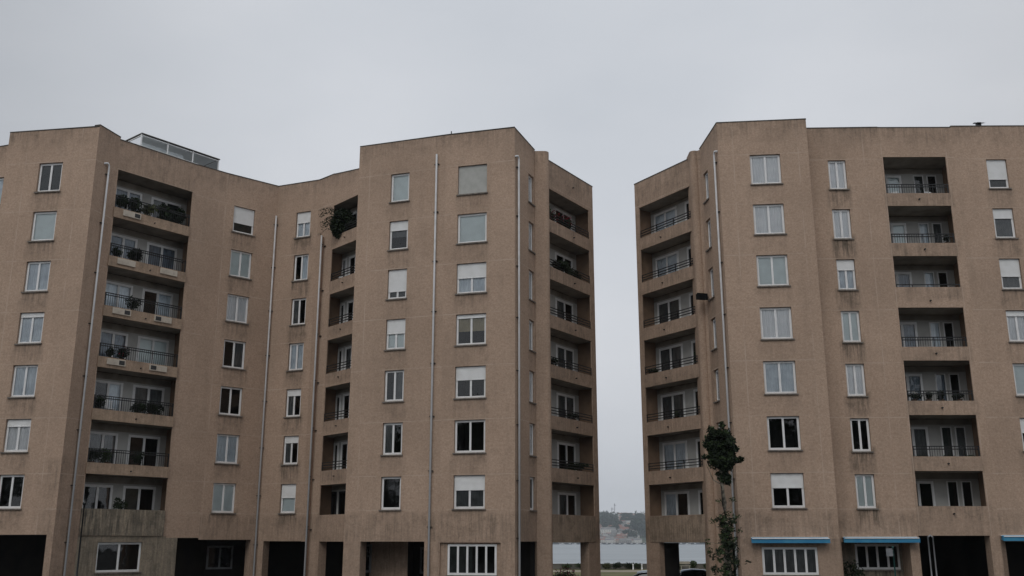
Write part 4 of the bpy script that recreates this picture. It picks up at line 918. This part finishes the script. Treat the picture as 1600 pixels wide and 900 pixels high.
m = MB(); m.quad((-400, 119, 0), (400, 119, 0), (400, 128, -3.6), (-400, 128, -3.6)); tag(m.build('shore_slope', M['rock']), kind='structure')
# low wall with shrubs, bollards and a bench along the shore path
M['wallstone'] = mat('shore_wall_stone', (.16, .15, .13), .95, noise=(1.2, (.08, .075, .065), .4, .7), bump=.4)
m = MB(); m.box((-60, 117.2, 0), (120, 0, 0), (0, .5, 0), (0, 0, .55)); m.box((-60, 117.15, .553), (120, 0, 0), (0, .6, 0), (0, 0, .07))
tag(m.build('shore_wall', M['wallstone']), 'long low stone wall along the water beyond the lawn', 'wall')
rg = random.Random(4)
m0 = None
sx = [10.8, 12.1, 13.2, 14.3, 17.2, 19.0, 20.6, 22.6, 24.3, 26.0, 8.0, 6.3]
nm_ = ['leftmost', 'second', 'third', 'fourth', 'fifth']
shl = ['dark shrub by the shore wall left in the gap between the blocks', 'low dark shrub beside the leftmost one by the shore wall', 'broad dark shrub by the shore wall near the middle of the gap', 'dark shrub by the shore wall just left of the white bollards',
       'shrub at the shore wall at the right edge of the gap', 'green shrub by the shore wall just right of the narrow pillar', 'olive shrub by the shore wall behind the dark car', 'wide green shrub beside the pale bench on the shore', 'dark shrub by the shore wall right of the bench', 'dark shrub by the shore behind the tree trunk', 'dark shrub at the shore seen right in the left passage', 'low dark shrub sloping down in the left passage']
for i, x in enumerate(sx):
    r_ = rg.uniform(.35, .6); shrub((x, 116.3, 0), (rg.uniform(.6, .95), .4, r_), shl[i], 420, rg.choice(('dark', 'dark', 'green', 'olive')), size=.11, group='shrubs along the shore wall', sd_=30+i)
def bollard(x, label):
    m = MB(); m.lathe((x, 115.6, 0), [(.001, 0), (.10, 0), (.10, .08), (.07, .12), (.065, .5), (.085, .54), (.05, .62), (.001, .64)], 10)
    tag(m.build('bollard', M['white'], smooth=True), label, 'bollard', 'white bollards on the shore path')
bollard(13.75, 'white bollard left of the middle of the gap on the shore path'); bollard(14.75, 'white bollard at the right of the gap on the shore path'); bollard(17.9, 'white bollard just right of the narrow pillar on the shore'); bollard(23.7, 'white bollard at the far right near the tree on the shore'); bollard(4.4, 'white bollard seen in the left passage on the shore')
t = empty('sign_post', (15.55, 115.4, 0), 'small white T shaped sign on the shore path right of the bollards', 'sign')
m = MB(); m.tube([(15.55, 115.4, 0), (15.55, 115.4, .8)], .06, 8); m.build('pole', M['white'], t); m = MB(); m.cbox((15.6, 115.4, .86), .5, .06, .16); m.build('sign_panel', M['white'], t)
M['benchwood'] = mat('bench_wood', (.36, .33, .27), .8, noise=(4, (.28, .25, .2), .4, .7))
t = empty('bench', (19.6, 115.2, 0), 'pale bench on the shore path under the right block passage', 'bench')
for z, y, n in ((.45, 115.2, 'seat'), (.78, 115.42, 'backrest')): m = MB(); m.cbox((19.6, y, z), 1.2, .4 if n == 'seat' else .05, .05 if n == 'seat' else .28); m.build(n, M['benchwood'], t)
for x in (19.15, 20.05): m = MB(); m.cbox((x, 115.2, .22), .07, .38, .43); m.build('leg', M['benchwood'], t)
m = MB(); rg2 = random.Random(8)
for i in range(150):
    x = rg2.uniform(-20, 60); y = rg2.uniform(118.6, 126); s = rg2.uniform(.25, .7); z = -(y-119)*.4
    m.cbox((x, y, z), s*1.4, s, s*.9, rz=rg2.uniform(0, 3))
tag(m.build('rocks', M['rock']), 'dark riprap boulders on the shore slope below the wall', 'rocks', kind='stuff')

# water
wm = bpy.data.materials.new('estuary_water'); wm.use_nodes = True; n = wm.node_tree.nodes; l = wm.node_tree.links; b = n['Principled BSDF']
b.inputs['Base Color'].default_value = (.10, .125, .135, 1); b.inputs['Roughness'].default_value = .30; b.inputs['IOR'].default_value = 1.33
tcw = n.new('ShaderNodeTexCoord'); mpw = n.new('ShaderNodeMapping'); mpw.inputs['Scale'].default_value = (.010, .035, 1); nz = n.new('ShaderNodeTexNoise'); nz.inputs['Scale'].default_value = 1; nz.inputs['Detail'].default_value = 8; nz.inputs['Roughness'].default_value = .7
l.new(tcw.outputs['Object'], mpw.inputs[0]); l.new(mpw.outputs[0], nz.inputs['Vector'])
bpw = n.new('ShaderNodeBump'); bpw.inputs['Strength'].default_value = .55; bpw.inputs['Distance'].default_value = 1.0; l.new(nz.outputs[0], bpw.inputs['Height']); l.new(bpw.outputs[0], b.inputs['Normal'])
rw = n.new('ShaderNodeValToRGB'); rw.color_ramp.elements[0].position = .4; rw.color_ramp.elements[1].position = .65; rw.color_ramp.elements[0].color = (.09, .12, .135, 1); rw.color_ramp.elements[1].color = (.24, .275, .29, 1)
l.new(nz.outputs[0], rw.inputs[0]); l.new(rw.outputs[0], b.inputs['Base Color'])
sheet('water', -2300, 2300, 118, 2330, -3.0, wm)

# far shore
def hz(x, y):
    t_ = y - 2265
    if t_ < 0: return -3.4
    base = t_*.148 if t_ < 250 else 37 + (t_-250)*.082
    if t_ > 850: base = 86.2 - (t_-850)*.02
    nse = 5*math.sin(x*.011+1.3) + 3.0*math.sin(x*.031+y*.01) + 2.5*math.sin(y*.023-x*.017)
    return -3.4 + base*(1+.06*math.sin(x*.004)) + nse*min(1, t_/300)
m = MB(); nx, ny = 150, 46; X0, X1, Y0, Y1 = -2200, 2200, 2255, 3300
for j in range(ny+1):
    for i in range(nx+1):
        x = X0+(X1-X0)*i/nx; y = Y0+(Y1-Y0)*j/ny; m.v.append((x, y, hz(x, y)))
for j in range(ny):
    for i in range(nx): a = j*(nx+1)+i; m.f.append((a, a+1, a+nx+2, a+nx+1)); m.m.append(0)
M['hill'] = mat('far_hillside', (.045, .065, .04), .95, noise=(.012, (.12, .12, .08), .45, .7))
tag(m.build('hills', M['hill']), kind='structure')
M['quay'] = mat('quay_stone', (.035, .036, .036), .95, noise=(.05, (.06, .058, .055), .4, .7))
m = MB(); m.box((-900, 2240, -3.6), (2000, 0, 0), (0, 26, 0), (0, 0, 4.2)); tag(m.build('quay', M['quay']), kind='structure')
wallsm = [mat('far_house_wall_a', (.66, .64, .60), .9, noise=(.1, (.56, .54, .50), .4, .7)), mat('far_house_wall_b', (.42, .37, .32), .9, noise=(.1, (.36, .31, .27), .4, .7)), mat('far_house_wall_c', (.30, .29, .28), .9, noise=(.1, (.25, .24, .23), .4, .7))]
roofm = [mat('far_red_roof', (.24, .11, .08), .9, noise=(.1, (.18, .09, .07), .4, .7)), mat('far_grey_roof', (.17, .17, .17), .9, noise=(.1, (.24, .23, .22), .4, .7))]
FH = {}
def proto_house(wi, ri, W, D, Hh, nm='house'):
    t = bpy.data.objects.new(nm, None); COL.objects.link(t)
    m = MB(); m.box((-W/2, -D/2, -6), (W, 0, 0), (0, D, 0), (0, 0, Hh+6)); k = max(2, int(W/4))
    for i in range(k):
        for fl_ in range(max(1, int(Hh/3))):
            x = -W/2 + W*(i+.5)/k; m.quad((x-.7, -D/2-.05, .9+fl_*3), (x+.7, -D/2-.05, .9+fl_*3), (x+.7, -D/2-.05, 2.3+fl_*3), (x-.7, -D/2-.05, 2.3+fl_*3), 1)
    o = m.build('walls', [wallsm[wi], M['darkglass']]); o.parent = t
    m = MB(); r = Hh + min(W, D)*.28; a, b_ = W/2+.5, D/2+.5
    m.quad((-a, -b_, Hh), (a, -b_, Hh), (a, 0, r), (-a, 0, r)); m.quad((a, b_, Hh), (-a, b_, Hh), (-a, 0, r), (a, 0, r)); m.tri((-a, -b_, Hh), (-a, 0, r), (-a, b_, Hh)); m.tri((a, -b_, Hh), (a, b_, Hh), (a, 0, r))
    m.quad((-a, -b_, Hh), (-a, b_, Hh), (a, b_, Hh), (a, -b_, Hh)); o = m.build('roof', roofm[ri]); o.parent = t
    return t
kinds = [(0, 0, 10, 8, 6), (1, 0, 13, 9, 7), (0, 1, 17, 10, 8), (2, 1, 12, 9, 10), (1, 0, 9, 7, 5), (0, 0, 19, 9, 7)]
klab = ['small pale house with a red roof on the far shore', 'tan house with a red roof on the far shore', 'long pale building with a grey roof on the far shore', 'grey block with a grey roof on the far shore', 'small tan cottage with a red roof on the far shore', 'long pale building with a red roof on the far shore']
rg = random.Random(77); spots = []
for i in range(3000):
    y = rg.choice((rg.uniform(2275, 2520), rg.uniform(2275, 2560), rg.uniform(2600, 3050))); x = y*(rg.uniform(.035, .185) if rg.random() < .35 else rg.uniform(.082, .14))
    if y > 2600 and x < y*.108: continue
    if abs(x - 2420*.1285) < 22 and y < 2450: continue
    if all(abs(x-a)/13 + abs(y-b_)/22 > 1 for a, b_ in spots): spots.append((x, y))
    if len(spots) >= 285: break
for x, y in spots:
    k = rg.randrange(6); first = k not in FH
    if first: FH[k] = proto_house(*kinds[k]); o = FH[k]
    else: o = copy_tree(FH[k])
    o.location = (x, y, hz(x, y)); o.rotation_euler = (0, 0, rg.uniform(-.5, .5)); tag(o, klab[k], 'house', 'houses on the far shore')
o = proto_house(0, 1, 34, 18, 13, 'warehouse'); o.location = (2420*.0955, 2420, hz(230, 2420)-2); tag(o, 'large white warehouse on the far shore at the left of the gap', 'warehouse')
o = proto_house(1, 0, 44, 16, 9, 'warehouse'); o.location = (2450*.113, 2450, hz(276, 2450)-2); tag(o, 'long tan building with red roof on the far shore mid gap', 'warehouse')
# harbour sheds and boats on the far quay
for i, (u, W_) in enumerate(((.052, 30), (.075, 24), (.0965, 20), (.112, 26), (.124, 18), (.158, 30), (.18, 22))):
    o = proto_house(2 if i % 2 else 0, 1, W_, 14, 5, 'shed'); o.location = (2256*u, 2256, 1.0)
    tag(o, ['long pale shed on the quay far left', 'grey shed on the quay left of the gap', 'pale shed on the quay at the left of the gap', 'grey long shed on the quay in the middle of the gap', 'pale shed on the quay at the right of the gap', 'grey shed on the quay under the right block', 'pale shed at the far right end of the quay'][i], 'shed', 'sheds on the far quay')
M['hull'] = mat('white_hull', (.6, .6, .6), .5, noise=(.3, (.5, .5, .5), .4, .7)); M['hullb'] = mat('dark_hull', (.05, .08, .12), .5, noise=(.3, (.07, .08, .1), .4, .7))
def boat(mt):
    t = bpy.data.objects.new('moored_boat', None); COL.objects.link(t)
    m = MB(); sec = []
    for x, w_, zt in ((-6, 1.3, 1.3), (-3, 1.8, 1.2), (1, 1.8, 1.3), (4.5, 1.1, 1.7), (6.5, .05, 2.1)): sec.append([(x, -w_, zt), (x, -w_*.6, -.3), (x, w_*.6, -.3), (x, w_, zt)])
    for s_ in sec: m.v += s_
    for i in range(4):
        for j in range(4): a = i*4; m.f.append((a+j, a+(j+1) % 4, a+4+(j+1) % 4, a+4+j)); m.m.append(0)
    m.f.append((0, 1, 2, 3)); m.m.append(0); o = m.build('hull', mt); o.parent = t
    m = MB(); m.cbox((-1, 0, 2.0), 4, 2.2, 1.7); o = m.build('cabin', M['hull']); o.parent = t
    m = MB(); m.tube([(1.5, 0, 1), (1.5, 0, 11)], .12, 5); o = m.build('mast', M['zinc']); o.parent = t
    return t
B = [boat(M['hull']), boat(M['hullb'])]; rg = random.Random(3)
for i in range(22):
    o = B[i % 2] if i < 2 else copy_tree(B[i % 2]); o.location = (2225*(.05+.0062*i+rg.uniform(-.001, .001)), rg.uniform(2218, 2234), -3.0); o.rotation_euler = (0, 0, rg.uniform(-.5, .5)+rg.choice((0, 3.1)))
    tag(o, 'white hulled boat moored at the far quay' if i % 2 == 0 else 'dark hulled boat moored at the far quay', 'boat', 'boats moored at the far quay')
# far trees
M['fleaf'] = mat('far_leaves', (.022, .04, .024), .9, noise=(.08, (.045, .065, .038), .4, .7))
def far_tree(r, hh, seed):
    rg = random.Random(seed); t = bpy.data.objects.new('tree', None); COL.objects.link(t)
    m = MB(); m.tube([(0, 0, -3), (0, 0, hh*.6)], [r*.08, r*.03], 6); o = m.build('trunk', M['bark']); o.parent = t
    m = MB()
    for q in range(9): leaves(m, (rg.uniform(-.5, .5)*r, rg.uniform(-.5, .5)*r, hh*rg.uniform(.4, .85)), (r*.55, r*.55, hh*.22), 90, r*.16, rg)
    o = m.build('crown', M['fleaf']); o.parent = t; return t
TP = [far_tree(9, 17, 1), far_tree(12, 22, 2), far_tree(6, 10, 3)]; used = set(); rg = random.Random(15)
tl = ['middle sized round tree among the far shore houses', 'tall broad tree among the far shore houses', 'low small tree among the far shore houses']
def put(k, x, y, label=None, group='trees on the far shore', sc=1):
    o = TP[k] if k not in used else copy_tree(TP[k]); used.add(k); o.location = (x, y, hz(x, y)); o.scale = (sc,)*3; o.rotation_euler = (0, 0, rg.uniform(0, 6)); tag(o, label or tl[k], 'tree', group)
for i in range(120):
    y = rg.uniform(2290, 2960); x = y*rg.uniform(.05, .18); put(rg.choice((0, 0, 1, 2)), x, y)
put(1, 2400*.1235, 2400, 'big round dark tree standing tallest among the far houses', 'big trees on the far shore', 2.0)
for i, (u, y) in enumerate(((.128, 2390), (.132, 2380), (.1345, 2400))): put(1, y*u, y, ['broad dark tree just right of the biggest far tree', 'dark tree second to the right of the biggest far tree', 'dark tree at the right edge of the gap on the far shore'][i], 'big trees on the far shore', 1.35)
m = MB(); rg = random.Random(9)
for i in range(1500):
    y = rg.uniform(2540, 3250); x = y*rg.uniform(.0, .22)
    if y*.110 < x < y*.14 and rg.random() < .85: continue
    if y < 2700 and rg.random() < .4: continue
    leaves(m, (x, y, hz(x, y)+4), (14, 14, 7), 10, 4.0, rg)
tag(m.build('woodland', M['fleaf']), 'dark green woodland covering the upper far hillside', 'woodland', kind='stuff')
# masts and cranes on the ridge
M['mast'] = mat('crane_steel', (.14, .15, .16), .7, noise=(.2, (.2, .2, .2), .4, .7))
def crane(x, y, hh, jib, label):
    z = hz(x, y); t = empty('tower_crane', (x, y, z), label, 'crane', 'cranes on the far ridge')
    m = MB()
    for dx in (-.8, .8):
        for dy in (-.8, .8): m.tube([(x+dx, y+dy, z), (x+dx, y+dy, z+hh)], .28, 4)
    for i in range(int(hh/3)): m.tube([(x-.8, y-.8, z+i*3), (x+.8, y-.8, z+i*3+3)], .18, 4)
    m.build('mast', M['mast'], t); m = MB(); m.tube([(x-jib*.3, y, z+hh-3), (x+jib, y, z+hh-3)], .5, 4); m.tube([(x, y, z+hh-3), (x, y, z+hh+3)], .4, 4); m.tube([(x, y, z+hh+3), (x+jib*.8, y, z+hh-3)], .15, 4); m.build('jib', M['mast'], t)
crane(3000*.1022, 3000, 33, 5, 'tall thin crane on the far ridge, right of the other'); crane(3000*.0995, 3000, 22, 6, 'shorter crane on the far ridge, left of the tall one')
for u, hh, lb in ((.0945, 15, 'wide chimney on the far ridge left of the cranes'), (.0915, 9, 'short chimney at the left of the far ridge')):
    x, y = 3000*u, 3000; m = MB(); m.lathe((x, y, hz(x, y)-4), [(3.0, 0), (1.9, hh+4), (1.6, hh+4), (1.6, hh+3)], 10); tag(m.build('chimney', M['mast'], smooth=True), lb, 'chimney')

# trees across the road, mirrored in the lower windows
def road_tree(seed, hh):
    rg = random.Random(seed); t = bpy.data.objects.new('tree', None); COL.objects.link(t)
    m = MB(); m.tube([(0, 0, 0), (.1, 0, hh*.3), (-.1, .1, hh*.7)], [.35, .28, .1], 8)
    for q in range(7): a = rg.uniform(0, 6.28); z = hh*rg.uniform(.3, .6); m.tube([(0, 0, z), (math.cos(a)*2.4, math.sin(a)*2.4, z+2.4)], [.12, .04], 6)
    o = m.build('trunk', M['bark']); o.parent = t; m = MB()
    for q in range(16): a = rg.uniform(0, 6.28); d = rg.uniform(0, 2.6); leaves(m, (math.cos(a)*d, math.sin(a)*d, hh*rg.uniform(.30, .9)), (1.9, 1.9, 1.7), 260, .28, rg)
    o = m.build('crown', [LF['green']]); o.parent = t; return t
A = [road_tree(41, 15), road_tree(42, 18)]
tx = [(-106+6.1*i, -22-(i*37 % 11)) for i in range(35)]
for i, (x, y) in enumerate(tx):
    o = A[i] if i < 2 else copy_tree(A[i % 2]); o.location = (x, y, 0); o.scale = (1.45, 1.45, 1.4); o.rotation_euler = (0, 0, i*1.7); tag(o, 'leafy street tree mirrored in the lower windows', 'tree', 'street trees across the road')

t = empty('hedge', (0, -34, 0), 'unseen hedge added behind the camera to darken ground floor window reflections', 'hedge')  # added out of view so ground floor glass mirrors dark leaves instead of sky
m = MB(); m.box((-110, -34.6, 0), (220, 0, 0), (0, 1.4, 0), (0, 0, 5.4)); o = m.build('stem', LF['dark']); o.parent = t; o.location = (0, 34, 0)  # solid core box, shuts out the horizon sky in those reflections
m = MB(); rg = random.Random(61)
for i in range(12000): leaves(m, (rg.uniform(-110, 110), rg.uniform(-33.4, -33.0), rg.uniform(.2, 5.6)), (.3, .3, .3), 1, .30, rg)
o = m.build('foliage', LF['green']); o.parent = t; o.location = (0, 34, 0)

# haze over the estuary
hm = bpy.data.materials.new('haze'); hm.use_nodes = True; n = hm.node_tree.nodes; n.clear(); o_ = n.new('ShaderNodeOutputMaterial'); pv = n.new('ShaderNodeVolumePrincipled')
pv.inputs['Color'].default_value = (.86, .91, .96, 1); pv.inputs['Density'].default_value = .00012; pv.inputs['Anisotropy'].default_value = .1; hm.node_tree.links.new(pv.outputs[0], o_.inputs['Volume'])
m = MB(); m.box((-2600, -400, -5.5), (5200, 0, 0), (0, 4100, 0), (0, 0, 165)); hzo = m.build('haze', hm); tag(hzo, 'thin pale haze over the estuary', 'haze', kind='stuff')
